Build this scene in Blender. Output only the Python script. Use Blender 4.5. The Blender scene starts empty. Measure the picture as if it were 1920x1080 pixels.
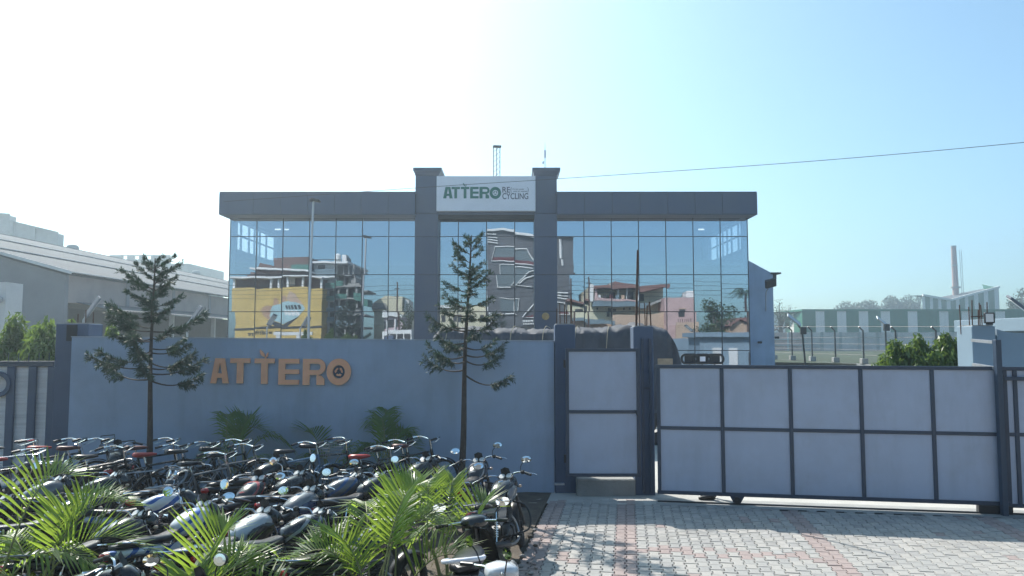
import bpy, bmesh, math, random
from math import sin, cos, pi, radians, tan, atan2, sqrt
from mathutils import Vector, Matrix, Quaternion

SC = bpy.context.scene
COL = SC.collection
random.seed(11)

# ------------------------------------------------------------------ camera
FPX, CAMZ, PITCH = 1400.0, 2.8, math.atan(97.0 / 1400.0)
cam_d = bpy.data.cameras.new('camera')
cam_d.sensor_width = 36.0
cam_d.lens = FPX / 1920.0 * 36.0
cam_d.clip_start, cam_d.clip_end = 0.1, 6000.0
cam = bpy.data.objects.new('camera', cam_d)
COL.objects.link(cam)
cam.location = (0, 0, CAMZ)
cam.rotation_euler = (pi / 2 + PITCH, 0, 0)
SC.camera = cam

# ------------------------------------------------------------------ sky, sun, exposure
SUN_EL, SUN_AZ = radians(44.0), radians(-34.0)      # azimuth from +Y (the view axis), negative to the left
sun_dir = Vector((sin(SUN_AZ) * cos(SUN_EL), cos(SUN_AZ) * cos(SUN_EL), sin(SUN_EL)))
W = bpy.data.worlds.new('World'); SC.world = W; W.use_nodes = True
wn, wl = W.node_tree.nodes, W.node_tree.links
wn.clear()
w_out = wn.new('ShaderNodeOutputWorld'); w_bg = wn.new('ShaderNodeBackground'); w_sky = wn.new('ShaderNodeTexSky')
w_sky.sky_type = 'NISHITA'; w_sky.sun_disc = False
w_sky.sun_elevation = SUN_EL; w_sky.sun_rotation = SUN_AZ
w_sky.altitude = 0.0; w_sky.air_density = 0.75; w_sky.dust_density = 1.7; w_sky.ozone_density = 2.6
w_bg.inputs['Strength'].default_value = 0.15
w_tint = wn.new('ShaderNodeMix'); w_tint.data_type = 'RGBA'; w_tint.blend_type = 'MULTIPLY'; w_tint.inputs['Factor'].default_value = 1.0
w_tint.inputs['B'].default_value = (.85, 1.09, 1.01, 1.0)       # the photograph's cool white balance, the same over the whole sky
wl.new(w_sky.outputs[0], w_tint.inputs['A']); wl.new(w_tint.outputs['Result'], w_bg.inputs['Color']); wl.new(w_bg.outputs[0], w_out.inputs['Surface'])
sun_d = bpy.data.lights.new('sun', 'SUN'); sun_d.energy = 5.0; sun_d.angle = radians(0.5); sun_d.color = (1.0, 0.94, 0.86)
sun = bpy.data.objects.new('sun', sun_d); COL.objects.link(sun)
sun.location = sun_dir * 60
sun.rotation_euler = sun_dir.to_track_quat('Z', 'Y').to_euler()
SC.view_settings.view_transform = 'Standard'; SC.view_settings.look = 'None'
SC.view_settings.exposure = 0.6; SC.view_settings.gamma = 1.0; SC.view_settings.use_curve_mapping = False
SC.render.engine = 'CYCLES'
SC.cycles.use_denoising = True
SC.cycles.max_bounces = 8; SC.cycles.diffuse_bounces = 3; SC.cycles.glossy_bounces = 4
SC.cycles.transmission_bounces = 4; SC.cycles.volume_bounces = 0; SC.cycles.transparent_max_bounces = 12
SC.cycles.caustics_reflective = False; SC.cycles.caustics_refractive = False
SC.cycles.sample_clamp_indirect = 6.0

# ------------------------------------------------------------------ helpers
def P(px, py, Y):
    """the point at depth Y (metres in front of the camera) that the photograph shows at (px, py)"""
    u, v = (px - 960.0) / FPX, (540.0 - py) / FPX
    t = Y / (cos(PITCH) - v * sin(PITCH))
    return Vector((u * t, Y, CAMZ + t * (sin(PITCH) + v * cos(PITCH))))

def V(*a): return Vector(a)

class MB:
    """collects geometry for ONE mesh object"""
    def __init__(s): s.v = []; s.f = []; s.mi = []
    def add(s, vs, fs, mi=0):
        o = len(s.v); s.v.extend([tuple(p) for p in vs])
        for f in fs: s.f.append([i + o for i in f]); s.mi.append(mi)
        return s
    def box(s, c, d, rz=0.0, mi=0, bev=0.0, M=None):
        hx, hy, hz = d[0] / 2, d[1] / 2, d[2] / 2
        if bev <= 0:
            vs = [(x, y, z) for x in (-hx, hx) for y in (-hy, hy) for z in (-hz, hz)]
            fs = [(0, 1, 3, 2), (4, 6, 7, 5), (0, 4, 5, 1), (2, 3, 7, 6), (0, 2, 6, 4), (1, 5, 7, 3)]
        else:
            b = min(bev, hx * .95, hy * .95, hz * .95); vs = []; idx = {}
            for sx in (-1, 1):
                for sy in (-1, 1):
                    for sz in (-1, 1):
                        idx[(sx, sy, sz)] = len(vs)
                        vs += [(sx * hx, sy * (hy - b), sz * (hz - b)), (sx * (hx - b), sy * hy, sz * (hz - b)), (sx * (hx - b), sy * (hy - b), sz * hz)]
            fs = []
            def face(q, nrm):
                a, b_, c_ = (Vector(vs[q[0]]), Vector(vs[q[1]]), Vector(vs[q[2]]))
                if (b_ - a).cross(c_ - a).dot(Vector(nrm)) < 0: q = q[::-1]
                fs.append(tuple(q))
            for ax in range(3):
                for sg in (-1, 1):
                    q = []
                    for (p, r) in ((-1, -1), (1, -1), (1, 1), (-1, 1)):
                        k = [0, 0, 0]; k[ax] = sg; k[(ax + 1) % 3] = p; k[(ax + 2) % 3] = r
                        q.append(idx[tuple(k)] + ax)
                    nn = [0, 0, 0]; nn[ax] = sg; face(q, nn)
                a2, a3 = (ax + 1) % 3, (ax + 2) % 3      # edges along axis ax
                for p in (-1, 1):
                    for r in (-1, 1):
                        k0 = [0, 0, 0]; k0[ax] = -1; k0[a2] = p; k0[a3] = r
                        k1 = list(k0); k1[ax] = 1
                        i0, i1 = idx[tuple(k0)], idx[tuple(k1)]
                        nn = [0, 0, 0]; nn[a2] = p; nn[a3] = r
                        face([i0 + a2, i1 + a2, i1 + a3, i0 + a3], nn)
            for k, i in idx.items(): face([i, i + 1, i + 2], k)
        R = M if M is not None else Matrix.Rotation(rz, 3, 'Z')
        c = Vector(c)
        return s.add([R @ Vector(p) + c for p in vs], fs, mi)
    def bx(s, x0, x1, y0, y1, z0, z1, mi=0, bev=0.0):
        return s.box(((x0 + x1) / 2, (y0 + y1) / 2, (z0 + z1) / 2), (abs(x1 - x0), abs(y1 - y0), abs(z1 - z0)), 0, mi, bev)
    def bar(s, a, b, w, h=None, mi=0, up=(0, 0, 1), bev=0.0):
        """a rectangular bar from a to b"""
        a, b = Vector(a), Vector(b); d = b - a; L = d.length
        if L < 1e-6: return s
        x = d / L; u = Vector(up)
        if abs(x.dot(u)) > .98: u = Vector((0, 1, 0))
        y = u.cross(x).normalized(); z = x.cross(y)
        return s.box((a + b) / 2, (L, w, h or w), 0, mi, bev, Matrix((x, y, z)).transposed())
    def ring_loft(s, rings, cap0=True, cap1=True, closed=True, mi=0):
        n = len(rings[0]); vs = [p for r in rings for p in r]; fs = []
        for i in range(len(rings) - 1):
            for j in range(n if closed else n - 1):
                k = (j + 1) % n
                fs.append((i * n + j, i * n + k, (i + 1) * n + k, (i + 1) * n + j))
        if cap0: fs.append(tuple(range(n))[::-1])
        if cap1: fs.append(tuple((len(rings) - 1) * n + j for j in range(n)))
        return s.add(vs, fs, mi)
    def tube(s, pts, r, n=8, caps=True, loop=False, mi=0):
        pts = [Vector(p) for p in pts]; m = len(pts); rings = []
        rr = r if isinstance(r, (list, tuple)) else [r] * m
        prev = None
        for i, p in enumerate(pts):
            if loop: t = pts[(i + 1) % m] - pts[i - 1]
            else: t = pts[min(i + 1, m - 1)] - pts[max(i - 1, 0)]
            t = t.normalized() if t.length > 1e-9 else Vector((0, 0, 1))
            if prev is None:
                a = Vector((0, 0, 1)) if abs(t.z) < .9 else Vector((1, 0, 0))
                x = t.cross(a).normalized()
            else:
                x = prev - t * prev.dot(t); x = x.normalized() if x.length > 1e-6 else t.orthogonal().normalized()
            prev = x; y = t.cross(x)
            rings.append([p + (x * cos(2 * pi * k / n) + y * sin(2 * pi * k / n)) * rr[i] for k in range(n)])
        if loop: rings.append(rings[0]); caps = False
        return s.ring_loft(rings, caps, caps, True, mi)
    def cyl(s, a, b, r0, r1=None, n=12, mi=0): return s.tube([a, b], [r0, r0 if r1 is None else r1], n, True, False, mi)
    def lathe(s, prof, c=(0, 0, 0), axis=(0, 0, 1), n=16, mi=0, cap=False):
        c = Vector(c); z = Vector(axis).normalized(); x = z.orthogonal().normalized(); y = z.cross(x); rings = []
        for (r, h) in prof: rings.append([c + z * h + (x * cos(2 * pi * k / n) + y * sin(2 * pi * k / n)) * max(r, 1e-4) for k in range(n)])
        return s.ring_loft(rings, cap, cap, True, mi)
    def ell(s, c, d, n=12, m=8, mi=0, M=None):
        c = Vector(c); rings = []
        M = M or Matrix.Identity(3)
        for i in range(m + 1):
            a = -pi / 2 + pi * i / m; a = max(-pi / 2 + .02, min(pi / 2 - .02, a))
            rings.append([c + M @ Vector((d[0] * cos(a) * cos(2 * pi * k / n), d[1] * cos(a) * sin(2 * pi * k / n), d[2] * sin(a))) for k in range(n)])
        return s.ring_loft(rings, True, True, True, mi)
    def torus(s, c, axis, R, r, nR=28, nr=8, mi=0, a0=0.0, a1=2 * pi):
        c = Vector(c); z = Vector(axis).normalized(); x = z.orthogonal().normalized(); y = z.cross(x)
        full = abs(a1 - a0) > 6.28
        pts = [c + (x * cos(a0 + (a1 - a0) * i / nR) + y * sin(a0 + (a1 - a0) * i / nR)) * R for i in range(nR if full else nR + 1)]
        return s.tube(pts, r, nr, not full, full, mi)
    def prism(s, poly, M, depth, mi=0):
        """2D polygon extruded by depth along the local z of the 4x4 matrix M"""
        n = len(poly); vs = [M @ Vector((p[0], p[1], 0)) for p in poly] + [M @ Vector((p[0], p[1], depth)) for p in poly]
        fs = [tuple(range(n))[::-1], tuple(range(n, 2 * n))] + [(i, (i + 1) % n, n + (i + 1) % n, n + i) for i in range(n)]
        return s.add(vs, fs, mi)
    def quad(s, a, b, c, d, mi=0): return s.add([a, b, c, d], [(0, 1, 2, 3)], mi)
    def mesh(s, name, mats, smooth=None, fix=False):
        me = bpy.data.meshes.new(name); me.from_pydata(s.v, [], s.f)
        if not isinstance(mats, (list, tuple)): mats = [mats]
        for m in mats: me.materials.append(m)
        if len(mats) > 1: me.polygons.foreach_set('material_index', s.mi)
        if fix:
            b = bmesh.new(); b.from_mesh(me); bmesh.ops.recalc_face_normals(b, faces=b.faces); b.to_mesh(me); b.free()
        if smooth:
            me.shade_smooth(); me.set_sharp_from_angle(angle=radians(smooth))
        me.update(); return me
    def build(s, name, mats, parent=None, smooth=None, loc=None, fix=False):
        return link(name, s.mesh(name, mats, smooth, fix), parent, loc)

def link(name, data, parent=None, loc=None, rot=None):
    o = bpy.data.objects.new(name, data); COL.objects.link(o)
    if parent is not None: o.parent = parent
    if loc is not None: o.location = loc
    if rot is not None: o.rotation_euler = rot
    return o

def tag(o, label=None, cat=None, group=None, kind=None):
    if label: o['label'] = label
    if cat: o['category'] = cat
    if group: o['group'] = group
    if kind: o['kind'] = kind
    return o

def thing(name, label, cat, loc=(0, 0, 0), rz=0.0, group=None):
    o = bpy.data.objects.new(name, None); COL.objects.link(o); o.empty_display_size = .2
    o.location = loc; o.rotation_euler = (0, 0, rz)
    return tag(o, label, cat, group)

def structure(o): o['kind'] = 'structure'; return o

def bez(p0, p1, p2, n=10):
    p0, p1, p2 = Vector(p0), Vector(p1), Vector(p2)
    return [p0 * (1 - t) ** 2 + p1 * 2 * t * (1 - t) + p2 * t * t for t in [i / n for i in range(n + 1)]]

def spline(pts, n=6):
    """Catmull-Rom through pts"""
    pts = [Vector(p) for p in pts]; q = [pts[0] * 2 - pts[1]] + pts + [pts[-1] * 2 - pts[-2]]; out = []
    for i in range(1, len(q) - 2):
        a, b, c, d = q[i - 1:i + 3]
        for k in range(n):
            t = k / n
            out.append(.5 * ((2 * b) + (c - a) * t + (2 * a - 5 * b + 4 * c - d) * t * t + (3 * b - a - 3 * c + d) * t ** 3))
    out.append(pts[-1]); return out

# ------------------------------------------------------------------ materials
MATS = {}
def mat(name, col, rough=.6, metal=0.0, var=0.0, vscale=3.0, bump=0.0, bscale=60.0, dirt=None, dscale=1.2, damt=.5, spec=None, coat=0.0, stretch=None, trans=None, streak=0.0):
    """a principled material: base colour with noise variation, blotches of dirt, fine relief; trans = translucency for leaves"""
    if name in MATS: return MATS[name]
    m = bpy.data.materials.new(name); m.use_nodes = True; MATS[name] = m
    n, l = m.node_tree.nodes, m.node_tree.links; b = n['Principled BSDF']
    b.inputs['Roughness'].default_value = rough; b.inputs['Metallic'].default_value = metal
    if spec is not None: b.inputs['Specular IOR Level'].default_value = spec
    if coat: b.inputs['Coat Weight'].default_value = coat; b.inputs['Coat Roughness'].default_value = .05
    c4 = (*col, 1.0); b.inputs['Base Color'].default_value = c4
    tc = n.new('ShaderNodeTexCoord'); src = tc.outputs['Object']
    if stretch:
        mp = n.new('ShaderNodeMapping'); mp.inputs['Scale'].default_value = stretch; l.new(src, mp.inputs['Vector']); src = mp.outputs[0]
    out = None
    if var > 0:
        t = n.new('ShaderNodeTexNoise'); t.inputs['Scale'].default_value = vscale; t.inputs['Detail'].default_value = 6.0; t.inputs['Roughness'].default_value = .6
        l.new(src, t.inputs['Vector'])
        r = n.new('ShaderNodeMapRange'); r.inputs['From Min'].default_value = .3; r.inputs['From Max'].default_value = .7
        r.inputs['To Min'].default_value = 1 - var; r.inputs['To Max'].default_value = 1 + var; l.new(t.outputs[0], r.inputs['Value'])
        mx = n.new('ShaderNodeMix'); mx.data_type = 'RGBA'; mx.blend_type = 'MULTIPLY'; mx.inputs['Factor'].default_value = 1.0
        mx.inputs['A'].default_value = c4; l.new(r.outputs[0], mx.inputs['B']); out = mx.outputs['Result']
        rr = n.new('ShaderNodeMapRange'); rr.inputs['To Min'].default_value = max(.02, rough - .12 * min(1, var * 4)); rr.inputs['To Max'].default_value = min(1, rough + .12 * min(1, var * 4))
        l.new(t.outputs[0], rr.inputs['Value']); l.new(rr.outputs[0], b.inputs['Roughness'])
    if dirt is not None:
        t = n.new('ShaderNodeTexNoise'); t.inputs['Scale'].default_value = dscale; t.inputs['Detail'].default_value = 9.0; t.inputs['Roughness'].default_value = .68
        l.new(src, t.inputs['Vector'])
        r = n.new('ShaderNodeMapRange'); r.inputs['From Min'].default_value = .48; r.inputs['From Max'].default_value = .72; r.inputs['To Max'].default_value = damt
        l.new(t.outputs[0], r.inputs['Value'])
        mx = n.new('ShaderNodeMix'); mx.data_type = 'RGBA'; mx.inputs['B'].default_value = (*dirt, 1)
        l.new(r.outputs[0], mx.inputs['Factor'])
        if out is not None: l.new(out, mx.inputs['A'])
        else: mx.inputs['A'].default_value = c4
        out = mx.outputs['Result']
    if streak > 0:      # rain streaks and scuffs running down the face
        mp = n.new('ShaderNodeMapping'); mp.inputs['Scale'].default_value = (1.5, 1.5, .22); l.new(tc.outputs['Object'], mp.inputs['Vector'])
        t = n.new('ShaderNodeTexNoise'); t.inputs['Scale'].default_value = 1.6; t.inputs['Detail'].default_value = 8.0; t.inputs['Roughness'].default_value = .7; l.new(mp.outputs[0], t.inputs['Vector'])
        r = n.new('ShaderNodeMapRange'); r.inputs['From Min'].default_value = .50; r.inputs['From Max'].default_value = .75; r.inputs['To Max'].default_value = streak; l.new(t.outputs[0], r.inputs['Value'])
        mx = n.new('ShaderNodeMix'); mx.data_type = 'RGBA'; mx.inputs['B'].default_value = (col[0] * .45, col[1] * .45, col[2] * .42, 1); l.new(r.outputs[0], mx.inputs['Factor'])
        if out is not None: l.new(out, mx.inputs['A'])
        else: mx.inputs['A'].default_value = c4
        out = mx.outputs['Result']
    if out is not None: l.new(out, b.inputs['Base Color'])
    if bump > 0:
        t = n.new('ShaderNodeTexNoise'); t.inputs['Scale'].default_value = bscale; t.inputs['Detail'].default_value = 4.0; l.new(src, t.inputs['Vector'])
        bp = n.new('ShaderNodeBump'); bp.inputs['Strength'].default_value = bump; bp.inputs['Distance'].default_value = .02
        l.new(t.outputs[0], bp.inputs['Height']); l.new(bp.outputs[0], b.inputs['Normal'])
    if trans is not None:
        tr = n.new('ShaderNodeBsdfTranslucent'); tr.inputs['Color'].default_value = (*trans[0], 1)
        ms = n.new('ShaderNodeMixShader'); ms.inputs['Fac'].default_value = trans[1]
        l.new(b.outputs[0], ms.inputs[1]); l.new(tr.outputs[0], ms.inputs[2]); l.new(ms.outputs[0], n['Material Output'].inputs['Surface'])
    return m

def glow(name, col, strength):
    if name in MATS: return MATS[name]
    m = bpy.data.materials.new(name); m.use_nodes = True; MATS[name] = m
    b = m.node_tree.nodes['Principled BSDF']; b.inputs['Base Color'].default_value = (*col, 1)
    b.inputs['Emission Color'].default_value = (*col, 1); b.inputs['Emission Strength'].default_value = strength
    return m

def facade_glass(name, refl, tint, through):
    m = bpy.data.materials.new(name); m.use_nodes = True; MATS[name] = m
    n, l = m.node_tree.nodes, m.node_tree.links; n.remove(n['Principled BSDF'])
    g = n.new('ShaderNodeBsdfGlossy'); g.inputs['Roughness'].default_value = 0.0; g.inputs['Color'].default_value = (*tint, 1)
    t = n.new('ShaderNodeBsdfTransparent'); t.inputs['Color'].default_value = (*through, 1)
    ms = n.new('ShaderNodeMixShader'); ms.inputs['Fac'].default_value = refl
    l.new(t.outputs[0], ms.inputs[1]); l.new(g.outputs[0], ms.inputs[2])
    tc = n.new('ShaderNodeTexCoord'); nz = n.new('ShaderNodeTexNoise'); nz.inputs['Scale'].default_value = .9; nz.inputs['Detail'].default_value = 1.0
    l.new(tc.outputs['Object'], nz.inputs['Vector'])
    bp = n.new('ShaderNodeBump'); bp.inputs['Strength'].default_value = .25; bp.inputs['Distance'].default_value = .006
    l.new(nz.outputs[0], bp.inputs['Height']); l.new(bp.outputs[0], g.inputs['Normal'])
    l.new(ms.outputs[0], n['Material Output'].inputs['Surface'])
    return m

def text_mesh(txt, size, extrude=0.0, bold=False, sx=1.0):
    """flat lettering as a mesh in the XY plane, left-bottom at the origin; returns (mesh, width, height)"""
    cu = bpy.data.curves.new('lettering', 'FONT'); cu.body = txt; cu.size = size; cu.extrude = extrude
    if bold: cu.offset = bold * size
    ob = bpy.data.objects.new('lettering', cu); COL.objects.link(ob)
    bpy.context.view_layer.update()
    me = bpy.data.meshes.new_from_object(ob.evaluated_get(bpy.context.evaluated_depsgraph_get()))
    bpy.data.objects.remove(ob); bpy.data.curves.remove(cu)
    xs = [v.co.x for v in me.vertices]; ys = [v.co.y for v in me.vertices]
    x0, y0 = min(xs), min(ys)
    for v in me.vertices: v.co.x = (v.co.x - x0) * sx; v.co.y -= y0
    return me, (max(xs) - x0) * sx, max(ys) - y0
# ------------------------------------------------------------------ palette
M_wall = mat('painted_wall', (.345, .445, .59), .75, streak=.26, var=.05, vscale=1.1, bump=.25, bscale=90, dirt=(.22, .28, .36), dscale=.7, damt=.5)
M_pillar = mat('dark_painted_plaster', (.075, .11, .18), .7, streak=.2, var=.08, vscale=1.5, bump=.25, bscale=80, dirt=(.07, .09, .12), dscale=.9, damt=.4)
M_frame = mat('gate_steel_paint', (.036, .058, .095), .42, var=.10, vscale=5, bump=.08, bscale=120)
M_gpanel = mat('gate_panel_sheet', (.42, .49, .62), .4, var=.04, vscale=2, bump=.5, bscale=2.2, streak=.22, dirt=(.30, .31, .34), dscale=1.3, damt=.30)
M_acp = mat('dark_composite_panel', (.060, .084, .140), .42, streak=.15, var=.05, vscale=.8, dirt=(.10, .11, .13), dscale=.6, damt=.4)
M_acpgap = mat('panel_joint', (.02, .023, .028), .8)
M_alu = mat('dark_mullion', (.035, .045, .06), .4, metal=.3)
M_white = mat('white_sign_sheet', (.74, .76, .82), .45, var=.02, vscale=2, dirt=(.6, .62, .66), dscale=1.5, damt=.3)
M_green = mat('sign_green', (.008, .15, .115), .5)
M_signgrey = mat('sign_dark_grey', (.04, .045, .085), .5)
M_copper = mat('orange_letter_paint', (.86, .45, .27), .5, var=.06, vscale=4)
M_conc = mat('grey_concrete', (.33, .33, .32), .9, var=.15, vscale=2.5, bump=.4, bscale=40, dirt=(.17, .165, .155), dscale=.8, damt=.7)
M_yard = mat('sunny_yard_concrete', (.46, .45, .42), .9, var=.12, vscale=.7, bump=.3, bscale=30, dirt=(.30, .29, .26), dscale=.4, damt=.6)
M_rust = mat('rusty_rebar', (.085, .045, .032), .85, metal=.2, var=.3, vscale=30)
M_soil = mat('bare_soil', (.115, .095, .075), .95, var=.35, vscale=3.5, bump=1.0, bscale=28, dirt=(.06, .052, .045), dscale=1.7, damt=.7)
M_ground = mat('dry_earth', (.20, .18, .14), .95, var=.25, vscale=.2, bump=.5, bscale=4, dirt=(.10, .13, .05), dscale=.06, damt=.6)
M_grass = mat('mown_grass', (.026, .042, .014), .9, var=.35, vscale=.6, bump=.8, bscale=12, dirt=(.045, .046, .02), dscale=.12, damt=.6)
M_asph = mat('asphalt', (.055, .055, .058), .9, var=.2, vscale=6, bump=.6, bscale=120)
M_dark = mat('dark_interior', (.05, .055, .065), .9)
M_intwall = mat('interior_wall', (.20, .23, .26), .9)
M_room = mat('interior_floor', (.22, .23, .25), .7)
M_blackmetal = mat('black_painted_metal', (.018, .020, .024), .45, var=.1, vscale=10)
M_galv = mat('galvanised_steel', (.42, .44, .46), .42, metal=.6, var=.12, vscale=8)
M_paverw = [mat('cement_paver_%d' % i, c, .88, var=.14, vscale=7, bump=.45, bscale=160, dirt=(.27, .26, .24), dscale=1.6, damt=.75)
            for i, c in enumerate([(.40, .39, .37), (.37, .365, .35), (.42, .405, .38), (.34, .335, .325)])]
M_paverr = [mat('red_paver_%d' % i, c, .88, var=.16, vscale=7, bump=.35, bscale=160, dirt=(.25, .20, .19), dscale=2.2, damt=.6)
            for i, c in enumerate([(.37, .30, .28), (.345, .285, .268)])]

# ------------------------------------------------------------------ ground and pavements
structure(MB().quad((-3000, -1500, -.05), (3000, -1500, -.05), (3000, 4500, -.05), (-3000, 4500, -.05)).build('ground', M_ground))

PA = radians(8.7)                      # the paving runs a little to the right of the view axis
pa = Vector((sin(PA), cos(PA), 0)); pb = Vector((cos(PA), -sin(PA), 0)); po = Vector((.62, 13.05, 0))
GA, GB = Vector((2.52, 13.157, 0)), Vector((7.95, 12.22, 0))    # line of the sliding gate, left end to guide post
gdir = (GB - GA).normalized(); gn = Vector((gdir.y, -gdir.x, 0))  # gn points to the camera side

def soil(name, x0, x1, y0, y1, nx, ny, base, amp, right=None):
    m = MB(); rnd = random.Random(5)
    import mathutils
    for j in range(ny + 1):
        for i in range(nx + 1):
            y = y0 + (y1 - y0) * j / ny
            xr = x1 if right is None else right(y)
            x = x0 + (xr - x0) * i / nx
            nz = mathutils.noise.noise(Vector((x * 1.3, y * 1.3, 0))) * .6 + mathutils.noise.noise(Vector((x * 4.7, y * 4.7, 3))) * .3 + rnd.uniform(-.15, .15)
            edge = min(1.0, (nx - i) / 3.0)
            m.v.append((x, y, base + amp * nz * edge))
    for j in range(ny):
        for i in range(nx):
            a = j * (nx + 1) + i; m.f.append((a, a + 1, a + nx + 2, a + nx + 1)); m.mi.append(0)
    return m.build(name, M_soil, None, 60)
structure(soil('soil_bed', -13.0, 0, 3.0, 13.94, 90, 80, .0, .05, lambda y: .62 + (y - 13.05) * tan(PA) - .03))

# bedding under the pavers, then the pavers themselves
ap = []
def drive_pt(a, b, z): return po + pa * a + pb * b + Vector((0, 0, z))
drive = MB(); drive.quad(drive_pt(1.0, 0, -.018), drive_pt(-8.5, 0, -.018), drive_pt(-8.5, 11, -.018), drive_pt(1.0, 11, -.018))
drive = structure(drive.build('paved_driveway', mat('joint_sand', (.07, .066, .06), .95, var=.3, vscale=9, bump=.4, bscale=80)))
PW, PL = .147, .2
def paver_outline(g):
    wide, nar, L = PW / 2 + .0115 - g, PW / 2 - .0115 - g, PL / 2 - g
    q = [(wide, -L), (wide, -.057), (nar, -.040), (nar, .040), (wide, .057), (wide, L)]
    return q + [(-x, y) for x, y in q[::-1]]
def paver_geo():
    o, i = paver_outline(.0058), paver_outline(.0105); n = len(o)
    vs = [(x, y, -.026) for x, y in o] + [(x, y, -.002) for x, y in o] + [(x, y, .002) for x, y in i]
    fs = [(k, (k + 1) % n, n + (k + 1) % n, n + k) for k in range(n)] + [(n + k, n + (k + 1) % n, 2 * n + (k + 1) % n, 2 * n + k) for k in range(n)]
    return vs, fs + [tuple(range(2 * n, 3 * n))]
pv, pf = paver_geo()
pm = MB(); pm.add(pv, pf)
paver_meshes = {}
def paver_mesh(red, k):
    key = (red, k)
    if key not in paver_meshes: paver_meshes[key] = pm.mesh('paver', (M_paverr if red else M_paverw)[k])
    return paver_meshes[key]
cells = []
rp = random.Random(3)
for i in range(70):
    for j in range(-6, 42):
        b = PW * (i + .5); a = -PL * (j + .5) - (PL / 2 if i % 2 else 0)
        c = drive_pt(a, b, 0)
        if (c - GA).dot(gn) < .26 and c.x > 2.2: continue
        if c.x <= 2.3 and c.y > 13.28: continue
        if c.x > 9.6 or c.y < 5.0: continue
        red = i < 2 or i in (8, 9) or i in (26, 27) or (j in (12, 13) and 9 < i < 26 and (i * 7 + j * 3) % 5 > 1) or i in (46, 47)
        if rp.random() < .012: red = not red
        vis = c.y > 8.7 and abs(c.x / c.y) < .69
        cells.append((0 if vis else 1, c.y, c, red, rp.randrange(2) if red else rp.choice((0, 0, 1, 1, 2, 2, 3)), rp.uniform(-.004, .004), rp.uniform(-.012, .012), rp.uniform(-.01, .01), rp.uniform(-.012, .012)))
cells.sort(key=lambda t: (t[0], t[1]))
rest = MB()
allp = M_paverw + M_paverr
for k, (_, _, c, red, mk, dz, rx, ry, rz) in enumerate(cells):
    if k < 300:
        link('paver', paver_mesh(red, mk), drive, (c.x, c.y, dz), (rx, ry, -PA + rz))
    else:
        R = Matrix.Rotation(-PA + rz, 3, 'Z') @ Matrix.Rotation(rx, 3, 'X')
        rest.add([R @ Vector(p) + c + Vector((0, 0, dz)) for p in pv], pf, mk if not red else 4 + mk)
rest = rest.build('paver_field', allp, drive); rest['kind'] = 'stuff'

# cement apron with the gate rail, concrete yard behind the gates
s = MB(); s.quad(GA + gn * .27 - gdir * .02 + V(0, 0, .003), GB + gn * .27 + gdir * 4 + V(0, 0, .003), GB - gn * .35 + gdir * 4 + V(0, 0, .003), GA - gn * .35 - gdir * .02 + V(0, 0, .003))
structure(s.build('cement_apron', M_conc))
s = MB(); s.bar(GA + gn * .0 + V(0, 0, .016), GB + gdir * 4 + V(0, 0, .016), .04, .02); tag(s.build('gate_rail', M_blackmetal), 'dark steel rail on the ground under the sliding gate', 'rail')
s = MB(); s.quad((-14, 14.2, -.002), (14, 12.0, -.002), (14, 33.5, -.002), (-14, 33.5, -.002)); structure(s.build('yard_pavement', M_yard))
s = MB(); s.quad((-90, -13, -.02), (90, -13, -.02), (90, -4.0, -.02), (-90, -4.0, -.02)); structure(s.build('road', M_asph))
# raised lawn on the right, beyond its low retaining wall
s = MB(); s.quad((10, 62, 1.15), (40, 40, 1.15), (420, 40, 1.15), (420, 520, 1.15)); s.quad((10, 62, 1.15), (420, 520, 1.15), (-60, 520, 1.15), (-20, 62, 1.15))
structure(s.build('lawn', M_grass))

# ------------------------------------------------------------------ glass fronted building
FY = 33.0
bld = thing('glass_office_building', 'two storey office block with mirrored blue glass front and dark grey parapet', 'building', (0, FY, 0))
def B(name, m, mats, sm=None, parent=None, fix=False):
    for i, p in enumerate(m.v): m.v[i] = (p[0], p[1] - FY, p[2])
    return m.build(name, mats, parent or bld, sm, None, fix)
M_glass = facade_glass('mirror_glass', .55, (.73, .81, .94), (.52, .58, .64))
rows_z = [P(960, y, FY).z for y in (400, 443.5, 515, 584.5, 657, 728)] + [.25]
lx = [P(430 + (778 - 430) * i / 7, 515, FY).x for i in range(8)]
rx_ = [P(1044 + (1403 - 1044) * i / 7, 515, FY).x for i in range(8)]
cx_ = [P(x, 515, FY).x for x in (820, 859, 912, 965, 1004)]
LX0, RX1 = lx[0], rx_[-1]
gr = random.Random(21)
gm = {}
def pane(x0, x1, z0, z1):
    w, h = x1 - x0 - .03, z0 - z1 - .03
    m = MB(); m.box((0, 0, 0), (w, .024, h))
    m.mi = [0 if f == 2 else 1 for f in range(6)]
    o = m.build('glass_pane', [M_glass, M_paneback], bld, None, ((x0 + x1) / 2, 0, (z0 + z1) / 2))
    o.rotation_euler = (gr.gauss(0, radians(.085)), 0, gr.gauss(0, radians(.085)))
    return o
M_paneback = bpy.data.materials.new('pane_back'); M_paneback.use_nodes = True
_n, _l = M_paneback.node_tree.nodes, M_paneback.node_tree.links; _n.remove(_n['Principled BSDF']); _t = _n.new('ShaderNodeBsdfTransparent'); _l.new(_t.outputs[0], _n['Material Output'].inputs['Surface'])
for xs in (lx, rx_, cx_):
    for i in range(len(xs) - 1):
        for r in range(len(rows_z) - 1):
            pane(xs[i], xs[i + 1], rows_z[r], rows_z[r + 1])
    for r in range(1, len(rows_z) - 1):
        B('transom', MB().bx(xs[0], xs[-1], FY - .015, FY + .10, rows_z[r] - .017, rows_z[r] + .017), M_alu)
    for i in range(len(xs)):
        B('mullion', MB().bx(xs[i] - .019, xs[i] + .019, FY - .022, FY + .12, .2, rows_z[0]), M_alu)
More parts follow.
